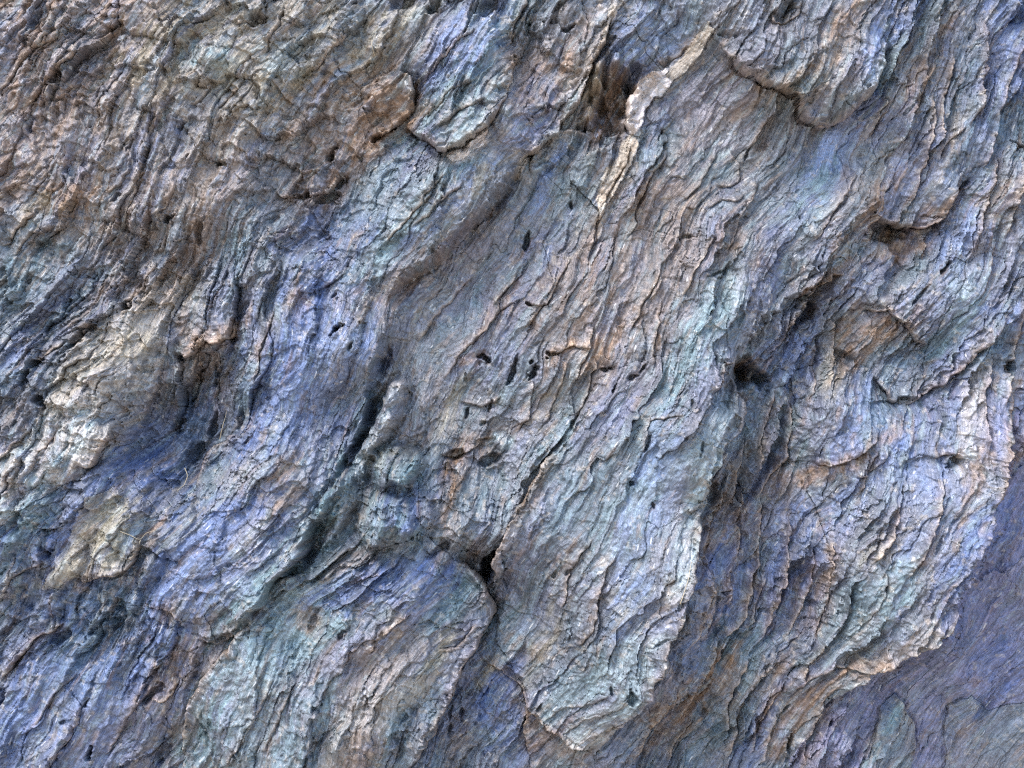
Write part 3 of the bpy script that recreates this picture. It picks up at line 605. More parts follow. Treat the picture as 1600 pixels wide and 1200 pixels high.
# x,y, radius along, radius across, angle, colour, strength
TINTS = '''120,120,260,170,40,M,.4 120,120,240,150,40,N,.5 120,140,230,120,40,O,.45 330,180,260,120,40,Y,.4 240,300,200,80,50,O,.3 450,230,160,80,40,N,.5 960,420,240,110,58,O,.25 880,120,140,90,58,N,.35 400,100,220,130,30,Y,.4 300,250,260,120,45,N,.4 480,250,180,90,45,O,.25 80,850,220,160,50,B,.45 150,1100,260,150,50,B,.5 450,620,200,110,62,B,.45 1200,900,180,110,72,B,.35 1520,600,260,110,72,B,.35 1530,150,220,90,70,B,.3 1000,420,260,120,58,N,.3 60,60,90,50,30,N,.8 40,10,60,40,20,O,.6 120,100,60,30,45,G,.6 20,60,25,20,0,M,.7 300,90,90,50,10,Y,.35 340,20,25,15,45,C,.6 330,100,40,25,0,T,.7 360,130,40,22,30,Y,.4 250,250,80,50,60,V,.5 300,200,60,30,60,G,.6 110,310,60,25,30,O,.75 70,330,40,20,20,Y,.4 150,180,60,50,60,N,.4 130,250,50,25,60,V,.4 430,150,50,30,20,Y,.45 440,100,25,30,70,P,.5 500,140,50,16,15,O,.7 470,120,25,15,70,Y,.5 480,220,60,35,20,N,.7 410,200,50,16,35,C,.45 490,275,40,20,10,O,.55 560,210,40,30,70,O,.65 520,300,30,20,20,N,.5 420,280,60,30,40,G,.5
500,370,100,40,10,B,.5 380,380,60,30,80,S,.5 50,420,80,50,40,S,.6 100,470,80,40,40,V,.4 40,560,70,40,40,B,.4 200,430,60,30,60,N,.3 270,440,60,30,45,O,.45 240,470,50,30,50,C,.5 200,510,70,36,40,C,.5 200,540,50,25,30,Y,.6 150,590,70,40,50,Y,.5 150,620,60,30,50,C,.35 130,680,50,28,50,P,.85 110,710,60,25,50,T,.7 45,720,60,22,55,P,.75 10,760,30,20,50,Y,.5 60,640,40,25,50,K,.5 30,640,40,25,50,N,.5 300,480,50,20,65,Y,.3 300,540,50,30,80,N,.5 330,525,60,14,20,O,.6 340,580,60,30,85,N,.4 260,690,60,40,50,B,.45 230,750,60,40,45,B,.7 310,700,50,40,50,S,.4 390,600,50,25,70,T,.4
470,540,110,60,62,B,.65 530,560,90,40,62,L,.55 430,480,60,30,70,G,.5 470,480,30,16,80,O,.35 570,490,30,40,80,N,.55 400,690,60,30,40,B,.6 480,640,70,30,50,L,.4 350,750,60,30,25,T,.4 390,740,50,20,20,C,.4 380,800,80,40,35,B,.6 450,770,60,25,55,N,.65 460,730,30,18,60,O,.4 340,860,110,60,40,B,.65 300,890,60,30,40,L,.5 420,860,60,35,50,V,.6 360,960,50,25,30,N,.6 400,830,40,20,40,C,.3
20,830,50,50,50,B,.6 60,800,60,40,50,T,.6 10,790,30,20,50,P,.7 120,830,50,30,50,B,.6 190,820,70,36,58,Y,.6 140,850,60,15,60,C,.6 220,850,40,22,55,S,.5 100,890,50,26,50,Y,.35 20,900,40,30,50,T,.4 250,830,30,14,60,O,.5 190,940,50,25,45,K,.5 150,970,70,40,45,S,.6 30,970,60,50,50,K,.35 80,1050,120,60,50,B,.6 150,1030,90,40,50,S,.5 200,1060,90,30,55,L,.4 120,1100,90,30,55,B,.5 230,1010,70,30,40,B,.6 270,1040,50,18,50,O,.6 250,1070,40,20,40,N,.7 180,1160,100,40,55,V,.6 250,1150,70,40,60,N,.5 90,1150,60,30,55,G,.3 320,1030,50,30,50,N,.5
440,960,110,70,60,T,.85 400,1080,140,50,62,P,.6 330,1130,90,40,62,T,.7 470,920,40,25,20,P,.6 480,930,40,14,30,C,.3 490,960,20,16,0,O,.6 520,1060,120,40,62,M,.5 560,1120,90,40,62,C,.45 600,1080,60,25,60,C,.4 550,1180,50,30,60,O,.4 600,900,110,30,15,B,.75 660,920,60,25,10,B,.6 720,930,40,16,70,T,.6 690,950,60,14,30,T,.5 620,960,80,30,30,V,.5 600,1010,70,40,60,N,.5 680,1020,60,14,60,Y,.6 640,1110,80,25,65,T,.4 560,960,50,25,20,T,.4 480,1130,90,40,62,T,.5 640,1070,30,16,40,C,.5
590,650,70,22,64,T,.6 615,608,24,24,0,W,.9 600,640,40,16,64,P,.7 600,690,50,20,70,C,.4 530,780,80,26,70,T,.7 620,730,44,34,0,T,.8 605,810,54,44,0,T,.75 600,790,40,20,20,P,.4 612,712,34,16,20,Y,.4 640,790,40,30,0,B,.6 560,810,40,20,80,N,.4 560,690,90,20,62,K,.4 545,860,60,25,30,S,.5 570,860,60,15,20,N,.5
650,350,120,26,45,T,.6 700,330,100,16,42,L,.5 740,300,80,14,42,Y,.35 680,400,70,14,48,O,.25 720,400,90,30,50,N,.35 620,450,40,16,45,O,.4 690,180,90,40,45,T,.75 760,180,60,20,45,P,.5 720,90,70,35,40,B,.6 740,60,60,30,30,L,.5 800,40,60,16,55,T,.7 620,90,60,30,30,N,.3 600,60,60,25,40,Y,.4 590,140,40,30,20,O,.5 620,170,26,40,80,O,.7 590,200,40,20,70,O,.6 740,235,30,12,42,W,.9 725,245,24,8,35,C,.8 640,250,60,30,45,V,.5 600,270,30,20,60,P,.3 570,310,70,30,50,S,.4 820,110,50,30,70,N,.5 850,140,50,30,60,O,.45 850,70,8,10,0,W,.9 890,70,60,20,50,N,.6 880,120,40,12,60,O,.6 920,80,90,13,62,C,.55 940,30,18,14,0,W,.6 905,150,60,12,66,P,.7 875,215,70,12,50,C,.45 830,180,60,40,60,V,.5 860,260,70,30,60,S,.5 850,290,60,12,70,L,.6
950,150,50,34,80,O,.9 965,175,30,25,0,O,.8 930,140,40,14,80,Y,.5 990,110,26,16,30,V,.6 1000,60,70,40,20,L,.55 1020,125,34,9,40,W,.95 995,160,44,9,60,W,.95 965,290,60,10,62,W,.8 975,235,24,8,70,C,.9 945,330,40,8,75,C,.8 900,320,60,30,70,T,.5 980,330,50,30,70,O,.3 1040,300,80,30,50,N,.4 1080,90,70,12,50,C,.6 1090,150,60,30,30,M,.7 1130,200,70,40,60,M,.6 1130,190,40,25,20,N,.3 1040,400,80,30,60,N,.4 1010,240,50,30,50,T,.5 1120,260,50,25,20,T,.5
700,520,130,40,52,M,.65 680,560,80,30,58,S,.5 760,440,80,16,50,T,.4 660,640,60,30,70,N,.6 700,650,60,14,65,Y,.5 720,720,60,20,60,O,.75 710,770,40,14,68,O,.7 640,540,60,12,65,Y,.4 780,560,50,40,0,V,.4 770,480,70,10,52,O,.5 840,420,90,30,52,V,.5 900,400,90,30,55,N,.3 930,440,80,25,60,O,.35 945,540,44,18,55,O,.75 900,540,30,10,10,O,.6 870,560,26,16,40,O,.5 740,560,20,10,10,O,.6 850,640,60,14,62,Y,.35 810,600,60,20,60,T,.4 870,680,80,20,60,T,.5 750,680,50,30,20,N,.4 780,690,16,14,0,P,.7
1000,600,70,30,40,M,.6 1020,650,70,30,60,T,.5 990,720,80,40,55,S,.5 930,720,60,40,55,G,.5 950,650,60,30,50,V,.5 880,820,90,50,60,K,.3 900,760,70,30,55,S,.5 960,820,90,30,60,T,.45 1000,800,90,30,62,L,.35 975,920,60,34,62,L,.6 965,930,30,20,62,Y,.35 1050,860,110,16,74,C,.5 1060,820,90,18,74,P,.55 1090,720,80,24,74,P,.5 1060,560,80,25,66,T,.5 1090,490,60,20,66,P,.55 900,960,70,40,70,G,.5 880,1010,60,30,80,K,.25 820,1010,20,30,80,O,.4 850,1000,60,16,70,Y,.35 900,1050,60,30,50,S,.5 970,1040,90,30,58,P,.6 950,1110,70,24,36,P,.55 920,1150,50,18,30,C,.4 880,1080,50,25,40,T,.4 1020,700,60,25,60,L,.4
1180,60,80,40,40,G,.5 1250,140,70,30,30,Y,.3 1300,60,80,24,60,O,.55 1310,130,60,20,50,N,.4 1200,150,60,16,30,O,.4 1200,80,60,25,40,M,.5 1240,150,60,12,25,T,.3 1380,60,90,24,56,L,.85 1370,110,50,16,60,P,.6 1330,200,70,26,50,L,.75 1290,260,70,28,58,L,.6 1270,300,70,20,58,T,.65 1260,340,50,20,58,P,.4 1250,250,40,12,50,V,.5 1380,200,50,25,70,V,.6 1420,130,60,20,70,O,.4 1460,60,60,14,65,O,.5 1440,20,50,20,60,P,.4 1500,160,80,30,76,S,.65 1560,120,80,40,66,B,.6 1560,40,60,30,60,B,.55 1590,200,40,60,70,S,.5 1470,230,60,10,64,C,.7 1430,260,60,30,40,L,.5 1350,280,70,24,45,C,.35 1360,310,70,18,40,O,.5 1400,380,60,26,20,O,.85 1440,350,60,14,45,O,.6 1330,370,60,20,40,O,.5 1180,230,60,30,60,N,.3 1500,360,70,30,66,L,.5 1560,310,50,20,40,O,.4 1210,370,70,30,56,V,.5 1150,400,80,30,58,N,.4 1200,400,40,12,60,O,.35
1250,480,60,30,50,K,.3 1290,430,60,12,20,O,.6 1340,530,60,30,70,O,.75 1400,510,50,25,30,O,.75 1370,470,40,30,40,M,.6 1330,450,60,25,40,V,.5 1430,470,50,25,30,V,.5 1500,450,60,30,60,P,.65 1480,520,60,20,50,T,.6 1420,550,60,20,20,S,.5 1190,450,60,20,56,V,.6 1120,460,50,25,60,P,.6 1100,520,60,30,66,T,.6 1200,580,60,25,70,B,.4 1180,580,20,16,0,O,.6 1250,560,60,30,70,B,.6 1300,580,40,20,80,Y,.35 1340,660,70,40,70,L,.6 1300,700,60,30,70,V,.5 1390,690,50,30,60,B,.6 1400,620,60,30,50,S,.5 1460,610,60,40,70,V,.6 1500,660,90,16,80,C,.55 1530,680,90,25,76,V,.6 1500,740,80,12,70,O,.4 1560,650,60,16,70,O,.5 1250,690,50,20,76,T,.5 1190,650,70,30,76,S,.5 1280,740,60,16,20,O,.65 1390,680,30,12,50,O,.5 1220,780,60,25,70,N,.5 1350,770,70,30,50,L,.4 1590,500,30,60,80,B,.5 1570,560,40,30,60,S,.5
1120,830,60,25,74,N,.5 1130,900,60,30,76,B,.75 1230,880,80,40,70,B,.75 1200,960,70,25,70,V,.6 1250,850,40,20,40,B,.6 1290,900,70,12,78,N,.6 1160,820,40,20,70,O,.4 1350,830,60,30,60,M,.6 1420,800,80,30,66,L,.4 1350,860,40,20,50,Y,.4 1330,930,40,26,60,S,.75 1380,920,50,25,60,T,.7 1440,870,70,20,66,M,.5 1320,990,50,25,50,P,.5 1400,990,80,12,40,C,.5 1340,1040,80,14,36,O,.55 1300,1060,60,14,50,O,.5 1480,880,90,9,60,C,.5 1330,1070,50,20,40,T,.35 1150,1010,60,30,60,S,.7 1160,1080,80,30,62,T,.5 1110,1080,70,25,56,O,.7 1210,1080,80,14,66,O,.5 1050,1130,60,30,50,O,.5 1090,1170,60,25,56,S,.5 1240,1140,60,25,60,O,.55 1280,1150,50,20,60,N,.6 1180,1170,60,25,66,B,.5 1000,1180,60,20,50,N,.5
1550,850,140,70,62,B,.9 1540,980,120,70,60,V,.8 1580,760,70,40,70,B,.8 1400,1100,80,40,50,K,.4 1480,1150,60,40,50,M,.6 1560,1150,70,50,50,M,.55 1400,1150,60,12,58,T,.6 1370,1180,40,14,56,T,.5 1580,1050,60,40,60,B,.7 1440,1060,60,20,50,B,.6 1390,1000,40,20,50,K,.3
740,1090,60,30,78,V,.6 770,1080,50,25,60,B,.6 760,1050,30,16,60,Y,.4 800,1150,50,40,80,B,.55 720,1160,50,30,78,N,.5 840,1130,50,14,-40,O,.5 870,1160,60,25,-30,N,.5 780,980,40,40,0,S,.5 800,900,40,25,60,V,.3 760,1150,12,40,30,P,.4 740,860,30,25,60,N,.5 700,830,40,25,70,N,.5 770,780,50,40,60,S,.4 830,780,60,12,62,O,.4'''
cwf = fbm(CHIW / 46, PSIW / 7.5, 4, 311) + 0.5 * fbm(PX / 11, PY / 11, 3, 312)
cj = fbm(PX / 24, PY / 24, 3, 310) * 0.3 + cw4 * 0.55 + (CELL1 - 0.5) * 0.8 + (CELL2 - 0.5) * 1.0 + (CELL3 - 0.5) * 0.6
for q in TINTS.split():
    x, y, ra, rb, ang, c, st = q.split(',')
    x, y, ra, rb, ang, st = float(x), float(y), float(ra), float(rb), float(ang), float(st)
    m = max(ra, rb) * 2.0 + 10
    i0 = max(0, np.searchsorted(gx, x - m)); i1 = np.searchsorted(gx, x + m)
    j0 = max(0, np.searchsorted(gy, y - m)); j1 = np.searchsorted(gy, y + m)
    sl = (slice(j0, j1), slice(i0, i1))
    X = WX[sl] - x; Y = WY[sl] - y
    cc, ss = math.cos(R(ang)), math.sin(R(ang))
    r2_ = ((X * cc - Y * ss) / ra) ** 2 + ((X * ss + Y * cc) / rb) ** 2
    mk = st * (1 - sstep(0.1, 1.9, r2_ + cj[sl] * 1.1))
    mk = np.clip(mk * np.clip(0.85 + 0.85 * cwf[sl] * (1 if c in 'VBLKSM' else -1) * (0 if c in 'WC' else 1), 0.2, 1.5), 0, 1)
    COL[sl] += (mk[..., None] * (PAL[c] - COL[sl])).astype(F)
CB = np.array(srgb((114, 120, 136)), F)
COL = CB + 0.8 * (COL - CB)
regv = REG[np.clip(np.arange(NY), 0, NY - 2)][:, np.clip(np.arange(NX), 0, NX - 2)]
names = [q[0] for q in SLABS]
for nm, c, st in (('pale_flake', 'W', .9), ('cream_flake', 'C', .85), ('cream_strip', 'C', .8), ('quartz_patch', 'W', .9), ('twisted_rib', 'C', .5), ('tan_boulder', 'Y', .35), ('pale_rib', 'C', .3), ('deep_blue_plane', srgb((126, 124, 158)), .45)):
    mix((regv == names.index(nm) + 1) * np.clip(st + 0.3 * cw4, 0, 1), c)
# each flake has a tone of its own; thin pale and rusty films run along the grain
mix(np.clip(RUST, 0, 1) * 0.5, 'O'); mix(np.clip(RIM, 0, 1) * 0.6, srgb((184, 160, 138)))
COL *= (1 + 0.2 * fbm(CHIW / 70, PSIW / 4.2, 3, 330) + 0.14 * fbm(PX / 5, PY / 5, 2, 331))[..., None]
COL *= (1 + 0.2 * (CELL2 - 0.5) + 0.2 * (CELL3 - 0.5) + 0.16 * (CELL4 - 0.5))[..., None]
film = fbm(CHIW / 34, PSIW / 6, 4, 320)
mix(sstep(0.35, 0.85, film) * 0.3, 'P')
film = fbm(CHIW / 44 + 7, PSIW / 9, 4, 321)
mix(sstep(0.42, 0.9, film) * 0.32, 'O')
film = fbm(PX / 9, PY / 9, 3, 323)
mix(sstep(0.5, 0.9, film) * 0.35, 'C')
mix(sstep(0.5, 0.9, -film) * 0.3, 'K')
# past the survey's edge the grid is coarser, so the fine relief is left out there
far_out = sstep(25, 150, np.maximum(np.maximum(-PX, PX - 1600), np.maximum(-PY, PY - 1200)))
H += far_out * (blur(H, 1.8) - H)
for c in range(3): COL[..., c] += far_out * (blur(COL[..., c], 1.8) - COL[..., c])
ALB = 0.92
COL = np.clip(COL * ALB, 0.012, 0.85)

# ---------------------------------------------------------------- materials
def rock_material(name):
    m = bpy.data.materials.new(name); m.use_nodes = True
    nt = m.node_tree; N = nt.nodes; Lk = nt.links
    b = N['Principled BSDF']
    at = N.new('ShaderNodeAttribute'); at.attribute_name = 'tone'
    fl = N.new('ShaderNodeAttribute'); fl.attribute_name = 'grain'
    tc = N.new('ShaderNodeTexCoord')
    n1 = N.new('ShaderNodeTexNoise'); n1.inputs['Scale'].default_value = 1.0; n1.inputs['Detail'].default_value = 5; n1.inputs['Roughness'].default_value = 0.65
    Lk.new(fl.outputs['Vector'], n1.inputs['Vector'])
    n2 = N.new('ShaderNodeTexNoise'); n2.inputs['Scale'].default_value = 260; n2.inputs['Detail'].default_value = 4; n2.inputs['Roughness'].default_value = 0.7
    Lk.new(tc.outputs['Object'], n2.inputs['Vector'])
    # fine value variation
    mr = N.new('ShaderNodeMapRange'); mr.inputs['From Min'].default_value = 0.3; mr.inputs['From Max'].default_value = 0.7; mr.inputs['To Min'].default_value = 0.64; mr.inputs['To Max'].default_value = 1.38
    Lk.new(n1.outputs['Fac'], mr.inputs['Value'])
    mr2 = N.new('ShaderNodeMapRange'); mr2.inputs['From Min'].default_value = 0.3; mr2.inputs['From Max'].default_value = 0.7; mr2.inputs['To Min'].default_value = 0.82; mr2.inputs['To Max'].default_value = 1.18
    Lk.new(n2.outputs['Fac'], mr2.inputs['Value'])
    mu = N.new('ShaderNodeMath'); mu.operation = 'MULTIPLY'
    Lk.new(mr.outputs[0], mu.inputs[0]); Lk.new(mr2.outputs[0], mu.inputs[1])
    vm = N.new('ShaderNodeVectorMath'); vm.operation = 'SCALE'
    Lk.new(at.outputs['Color'], vm.inputs[0]); Lk.new(mu.outputs[0], vm.inputs['Scale'])
    # scattered mica and quartz grains, their glints painted into the colour as pale specks
    vo = N.new('ShaderNodeTexVoronoi'); vo.inputs['Scale'].default_value = 0.8
    Lk.new(fl.outputs['Vector'], vo.inputs['Vector'])
    g1 = N.new('ShaderNodeMath'); g1.operation = 'GREATER_THAN'; g1.inputs[1].default_value = 0.955
    sep = N.new('ShaderNodeSeparateColor'); Lk.new(vo.outputs['Color'], sep.inputs[0]); Lk.new(sep.outputs[0], g1.inputs[0])
    g2 = N.new('ShaderNodeMath'); g2.operation = 'LESS_THAN'; g2.inputs[1].default_value = 0.30
    Lk.new(vo.outputs['Distance'], g2.inputs[0])
    gm = N.new('ShaderNodeMath'); gm.operation = 'MULTIPLY'; Lk.new(g1.outputs[0], gm.inputs[0]); Lk.new(g2.outputs[0], gm.inputs[1])
    gs = N.new('ShaderNodeMath'); gs.operation = 'MULTIPLY'; gs.inputs[1].default_value = 0.5; Lk.new(gm.outputs[0], gs.inputs[0])
    mx = N.new('ShaderNodeMix'); mx.data_type = 'RGBA'
    Lk.new(gs.outputs[0], mx.inputs['Factor']); Lk.new(vm.outputs[0], mx.inputs['A']); mx.inputs['B'].default_value = (0.72, 0.70, 0.68, 1)
    Lk.new(mx.outputs['Result'], b.inputs['Base Color'])
    # sheen of mica
    rr = N.new('ShaderNodeMapRange'); rr.inputs['From Min'].default_value = 0.3; rr.inputs['From Max'].default_value = 0.7; rr.inputs['To Min'].default_value = 0.52; rr.inputs['To Max'].default_value = 0.28
    Lk.new(n1.outputs['Fac'], rr.inputs['Value']); Lk.new(rr.outputs[0], b.inputs['Roughness'])
    b.inputs['Specular IOR Level'].default_value = 0.7; b.inputs['Metallic'].default_value = 0.22
    b1 = N.new('ShaderNodeBump'); b1.inputs['Strength'].default_value = 1.0; b1.inputs['Distance'].default_value = 0.0036
    Lk.new(n1.outputs['Fac'], b1.inputs['Height'])
    b2 = N.new('ShaderNodeBump'); b2.inputs['Strength'].default_value = 0.5; b2.inputs['Distance'].default_value = 0.0012
    Lk.new(n2.outputs['Fac'], b2.inputs['Height']); Lk.new(b1.outputs[0], b2.inputs['Normal'])
    Lk.new(b2.outputs[0], b.inputs['Normal'])
    return m
ROCK = rock_material('schist')

def plain(name, col, rough=0.8):
    m = bpy.data.materials.new(name); m.use_nodes = True
    nt = m.node_tree; b = nt.nodes['Principled BSDF']
    n = nt.nodes.new('ShaderNodeTexNoise'); n.inputs['Scale'].default_value = 6; n.inputs['Detail'].default_value = 8
    r = nt.nodes.new('ShaderNodeValToRGB')
    r.color_ramp.elements[0].color = (*[c * 0.7 for c in col], 1); r.color_ramp.elements[1].color = (*[min(1, c * 1.25) for c in col], 1)
    nt.links.new(n.outputs['Fac'], r.inputs[0]); nt.links.new(r.outputs[0], b.inputs['Base Color'])
    b.inputs['Roughness'].default_value = rough
    return m

# ---------------------------------------------------------------- the ground in front of the face
def mesh_obj(name, verts, faces, mat, parent=None, smooth=False):
    me = bpy.data.meshes.new(name); me.from_pydata(verts, [], faces); me.update()
    if smooth: me.polygons.foreach_set('use_smooth', [True] * len(me.polygons))
    me.materials.append(mat)
    o = bpy.data.objects.new(name, me); scene.collection.objects.link(o); o.parent = parent
    return o
ground = mesh_obj('ground', [(-400, -800, 0), (400, -800, 0), (400, 3, 0), (-400, 3, 0)], [(0, 1, 2, 3)], plain('pale_sand', (0.44, 0.36, 0.27)))
ground['kind'] = 'structure'; ground['label'] = 'pale sandy ground in front of the rock face'

# ---------------------------------------------------------------- cut the face into slabs and their loose flakes
LIFT = np.array([0] + [s[3] for s in SLABS], F)
kc = KEY1[:-1, :-1]
FL = FLAKY[:-1, :-1]
combo = REG.astype(np.int64) * (1 << 32) + kc
uq, inv, cnt = np.unique(combo.ravel(), return_inverse=True, return_counts=True)
inframe = ((PX[:-1, :-1] > -5) & (PX[:-1, :-1] < 1605) & (PY[:-1, :-1] > -5) & (PY[:-1, :-1] < 1205)).ravel()
cin = np.bincount(inv, weights=inframe.astype(float), minlength=len(uq))
cr = np.bincount(inv, weights=CELL1[:-1, :-1].ravel(), minlength=len(uq)) / cnt
reg_of = (uq >> 32).astype(int)
cfl = np.bincount(inv, weights=FL.ravel(), minlength=len(uq)) / cnt
is_flake = (cfl > 0.42) & (cin > 420) & (cr > 0.52) & (reg_of > 0)
group_id = np.where(is_flake, np.arange(len(uq)) + 1000, reg_of)
gid = group_id[inv].astype(np.int64)
# the highest chips on a flake are pieces of their own
combo2 = gid * (1 << 26) + k2[:-1, :-1].ravel()
uq2, inv2, cnt2 = np.unique(combo2, return_inverse=True, return_counts=True)
c2in = np.bincount(inv2, weights=inframe.astype(float), minlength=len(uq2)); c2r = np.bincount(inv2, weights=CELL2[:-1, :-1].ravel(), minlength=len(uq2)) / cnt2
par2 = (uq2 >> 26).astype(int)
is_chip = (c2in > 190) & (c2r > 0.62) & (par2 >= 1000)
gid = np.where(is_chip, np.arange(len(uq2)) + 10000000, par2)[inv2]
def components(g2):
    n = g2.size; lab = np.arange(n).reshape(g2.shape)
    he = g2[:, 1:] == g2[:, :-1]; ve = g2[1:] == g2[:-1]
    a = np.concatenate([lab[:, 1:][he], lab[1:][ve]]); b = np.concatenate([lab[:, :-1][he], lab[:-1][ve]])
    p = np.arange(n)
    while True:
        pa, pb = p[a], p[b]
        lo = np.minimum(pa, pb); hi = np.maximum(pa, pb)
        m = lo != hi
        if not m.any(): return p
        a, b = a[m], b[m]
        np.minimum.at(p, hi[m], lo[m])
        while True:
            q = p[p]
            if (q == p).all(): break
            p = q
gid = gid.reshape(NY - 1, NX - 1)
for rnd in range(4):
    comp = components(gid)
    cu, ci_, cc_ = np.unique(comp, return_inverse=True, return_counts=True)
    cg = gid.ravel()[cu]
    o2 = np.lexsort((-cc_, cg)); firstof = np.ones(len(cu), bool); firstof[1:] = cg[o2][1:] != cg[o2][:-1]
    keep = np.zeros(len(cu), bool); keep[o2[firstof]] = True
    keep &= ~((cc_ < 150) & (cg >= 1000))
    bad = ~keep[ci_].reshape(gid.shape)
    if not bad.any(): break
    for it in range(600):                      # islands are taken over by the piece around them
        if not bad.any(): break
        for ax, sh in ((0, 1), (0, -1), (1, 1), (1, -1)):
            nb = np.roll(gid, sh, ax); ob = np.roll(bad, sh, ax)
            if sh == 1: (ob[0] if ax == 0 else ob[:, 0])[...] = True
            else: (ob[-1] if ax == 0 else ob[:, -1])[...] = True
            m = bad & ~ob
            gid[m] = nb[m]; bad[m] = False
gid = gid.ravel()
order = np.argsort(gid, kind='stable')
gs = gid[order]
starts = np.concatenate([[0], np.nonzero(np.diff(gs))[0] + 1, [len(gs)]])
fj, fi = np.divmod(np.arange((NY - 1) * (NX - 1)), NX - 1)
V00 = (fj * NX + fi)
quad = np.stack([V00, V00 + NX, V00 + NX + 1, V00 + 1], 1)      # faces -Y (towards the viewer)
LX = np.clip(LX, -18, 18); LY = np.clip(LY, -18, 18)
HX = (((PX + LX).ravel() - 800) * MM); HZ = (CENTRE_Z - ((PY + LY).ravel() - 600) * MM)
Hr = H.ravel(); Cr = COL.reshape(-1, 3)
GR = np.stack([CHIW.ravel() / 14.0, PSIW.ravel() / 2.6, Hr / 30.0], 1).astype(F)

def piece(name, faces, lift, skirt, parent):
    q = quad[faces]
    vid, loc = np.unique(q, return_inverse=True)
    loc = loc.reshape(-1, 4)
    e = np.concatenate([loc[:, [0, 1]], loc[:, [1, 2]], loc[:, [2, 3]], loc[:, [3, 0]]])
    es = np.sort(e, 1); nv = len(vid)
    k = es[:, 0].astype(np.int64) * nv + es[:, 1]
    _, first, c = np.unique(k, return_index=True, return_counts=True)
    be = e[first[c == 1]]
    bvid, bl = np.unique(be, return_inverse=True); bl = bl.reshape(-1, 2)
    co = np.empty((nv + len(bvid), 3), F)
    co[:nv, 0] = HX[vid]; co[:nv, 1] = -(Hr[vid] + lift) * MM; co[:nv, 2] = HZ[vid]
    co[nv:] = co[bvid]; co[nv:, 1] += skirt * MM
    sk = np.stack([be[:, 1], be[:, 0], bl[:, 0] + nv, bl[:, 1] + nv], 1)
    allq = np.concatenate([loc, sk]).astype(np.int32)
    me = bpy.data.meshes.new(name)
    me.vertices.add(len(co)); me.vertices.foreach_set('co', co.ravel())
    me.loops.add(allq.size); me.loops.foreach_set('vertex_index', allq.ravel())
    me.polygons.add(len(allq)); me.polygons.foreach_set('loop_start', np.arange(0, allq.size, 4, dtype=np.int32))
    sm = np.zeros(len(allq), bool); sm[:len(loc)] = True
    me.polygons.foreach_set('use_smooth', sm)
    src = np.concatenate([vid, vid[bvid]])
    a = me.attributes.new('tone', 'FLOAT_VECTOR', 'POINT'); a.data.foreach_set('vector', Cr[src].astype(F).ravel())
    a = me.attributes.new('grain', 'FLOAT_VECTOR', 'POINT'); a.data.foreach_set('vector', GR[src].ravel())
    me.update(calc_edges=True)
    me.materials.append(ROCK)
    o = bpy.data.objects.new(name, me); scene.collection.objects.link(o)
    o.parent = parent
    return o

slab_obj = {}
PART = {'splintered_rock': ('splinter', 'ledge'), 'layered_sheets': ('flake', 'sheet'), 'crinkled_sheets': ('flake', 'sheet'), 'rubble_rock': ('stone', 'ledge'), 'pale_rib': ('lump', 'ledge'), 'crumbled_schist': ('lump', 'plate'), 'laminated_rock': ('flake', 'lamina'), 'laminated_block': ('flake', 'lamina'), 'striped_ledge': ('flake', 'lamina'), 'blue_laminated_slab': ('flake', 'lamina'), 'knobbly_rock': ('flake', 'knob')}
flake_jobs = []; chip_jobs = []; flake_obj = {}
for s in range(len(starts) - 1):
    g = int(gs[starts[s]]); faces = order[starts[s]:starts[s + 1]]
    if g >= 10000000:
        chip_jobs.append((g - 10000000, faces)); continue
    if g >= 1000:
        flake_jobs.append((g - 1000, faces)); continue
    if g == 0:
        o = piece('bedrock', faces, 0, 60, None); o['kind'] = 'structure'; o['label'] = 'bedrock of the schist outcrop showing between the slabs'
    else:
        nm, cat, lab, lift = SLABS[g - 1][:4]
        o = piece(nm, faces, lift, 60, None); o['category'] = cat; o['label'] = lab; o['group'] = 'slabs of the schist face'; o['kind'] = 'thing'
        slab_obj[g] = o
for idx, faces in flake_jobs:
    rg = int(reg_of[idx])
    small, big = PART.get(SLABS[rg - 1][0], ('flake', 'plate'))
    lf = float(LIFT[rg]) + 0.4 + 1.2 * float(cr[idx] - 0.52)
    flake_obj[idx + 1000] = (piece(big if len(faces) > 1150 else small, faces, lf, 30, slab_obj.get(rg)), lf)
for idx, faces in chip_jobs:
    pid = int(par2[idx])
    if pid in flake_obj:
        po, lf = flake_obj[pid]
        piece('chip', faces, lf + 0.35, 20, po)
    else:                                      # the flake it sat on is gone: the chip is the flake
        rg = int(reg_of[pid - 1000])
        piece(PART.get(SLABS[rg - 1][0], ('flake', 'plate'))[0], faces, float(LIFT[rg]) + 1.2, 30, slab_obj.get(rg))
print('grid', NX, NY, 'flakes', len(flake_jobs), 'chips', len(chip_jobs), 'slabs', len(slab_obj))

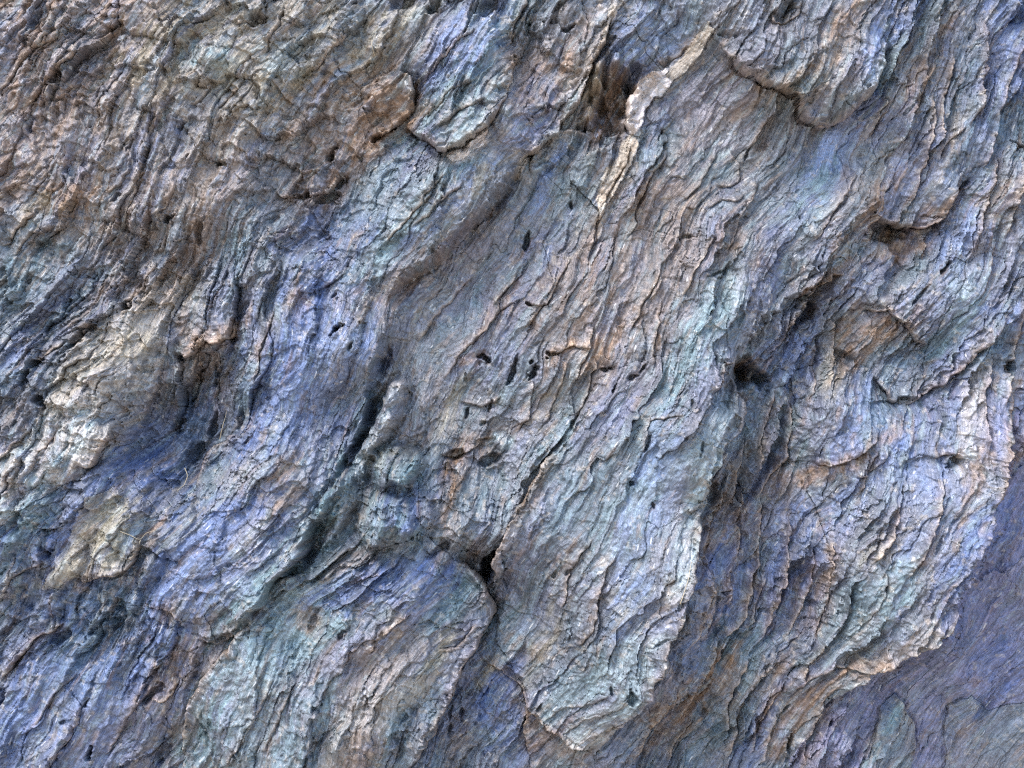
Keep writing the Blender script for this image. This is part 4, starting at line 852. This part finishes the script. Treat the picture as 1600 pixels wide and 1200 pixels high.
# ---------------------------------------------------------------- dry stalks and roots caught in the cracks
def height_at(x, y):
    i = int(np.clip(np.searchsorted(gx, x), 1, NX - 2)); j = int(np.clip(np.searchsorted(gy, y), 1, NY - 2))
    r = REG[min(j, NY - 2), min(i, NX - 2)]
    return float(H[max(j - 2, 0):j + 3, max(i - 2, 0):i + 3].max() + LIFT[r])
STRAW = plain('dry_straw', (0.50, 0.42, 0.30), 0.7)
def stalk(label, P, r, arch):
    P = np.array(P, float)
    n = 18; tt = np.linspace(0, len(P) - 1, n); ring = []; verts = []; faces = []
    xs = np.interp(tt, range(len(P)), P[:, 0]); ys = np.interp(tt, range(len(P)), P[:, 1])
    xs[1:-1] = (xs[:-2] + 2 * xs[1:-1] + xs[2:]) / 4; ys[1:-1] = (ys[:-2] + 2 * ys[1:-1] + ys[2:]) / 4
    hs = np.array([height_at(x, y) for x, y in zip(xs, ys)])
    for _ in range(4):
        hs2 = hs.copy(); hs2[1:-1] = (hs[:-2] + hs[1:-1] + hs[2:]) / 3; hs = np.maximum(hs2, hs * 0.5 + hs2 * 0.5)
    hs = hs + 1.5 + arch * np.sin(np.linspace(0, math.pi, n))
    for k in range(n):
        a = min(k + 1, n - 1); b = max(k - 1, 0)
        tx, ty = xs[a] - xs[b], ys[a] - ys[b]; l = math.hypot(tx, ty) + 1e-6; nx, ny = -ty / l, tx / l
        rr = r * (1 - 0.75 * k / (n - 1))
        for q in range(5):
            w = q * 2 * math.pi / 5
            verts.append(((xs[k] + nx * rr * math.cos(w) - 800) * MM, -(hs[k] + rr * math.sin(w)) * MM, CENTRE_Z - (ys[k] + ny * rr * math.cos(w) - 600) * MM))
    for k in range(n - 1):
        for q in range(5):
            faces.append((k * 5 + q, k * 5 + (q + 1) % 5, (k + 1) * 5 + (q + 1) % 5, (k + 1) * 5 + q))
    faces.append(tuple(range(4, -1, -1))); faces.append(tuple((n - 1) * 5 + q for q in range(5)))
    o = mesh_obj('dry_stalk', verts, faces, STRAW, None, True)
    o['label'] = label; o['category'] = 'dry stalk'; o['group'] = 'dry stalks caught in the rock'
stalk('pale curled dry stalk hanging beside the upper left of the blue slab', [(281, 733), (287, 745), (287, 758), (279, 766)], 1.0, 6)
stalk('tan dry root bridging the crack right of the tan boulder', [(207, 823), (222, 830), (233, 838), (240, 828), (258, 822)], 0.9, 3)
stalk('short tan root forking down from the crack beside the tan boulder', [(233, 838), (228, 852), (216, 866)], 1.1, 3)
stalk('straight pale stalk upright in the splintered rock', [(336, 688), (343, 665), (350, 640)], 0.9, 4)
stalk('long pale fibre along the lit right rim of the tongue slab', [(1048, 925), (1056, 900), (1064, 872), (1078, 850)], 0.8, 3)
stalk('thin fibre crossing the lower right rim of the tongue slab', [(1022, 1012), (1034, 985), (1050, 955)], 0.8, 3)
stalk('short straw wedged under the brown curled rock at the top', [(587, 92), (584, 76), (590, 60)], 0.8, 3)
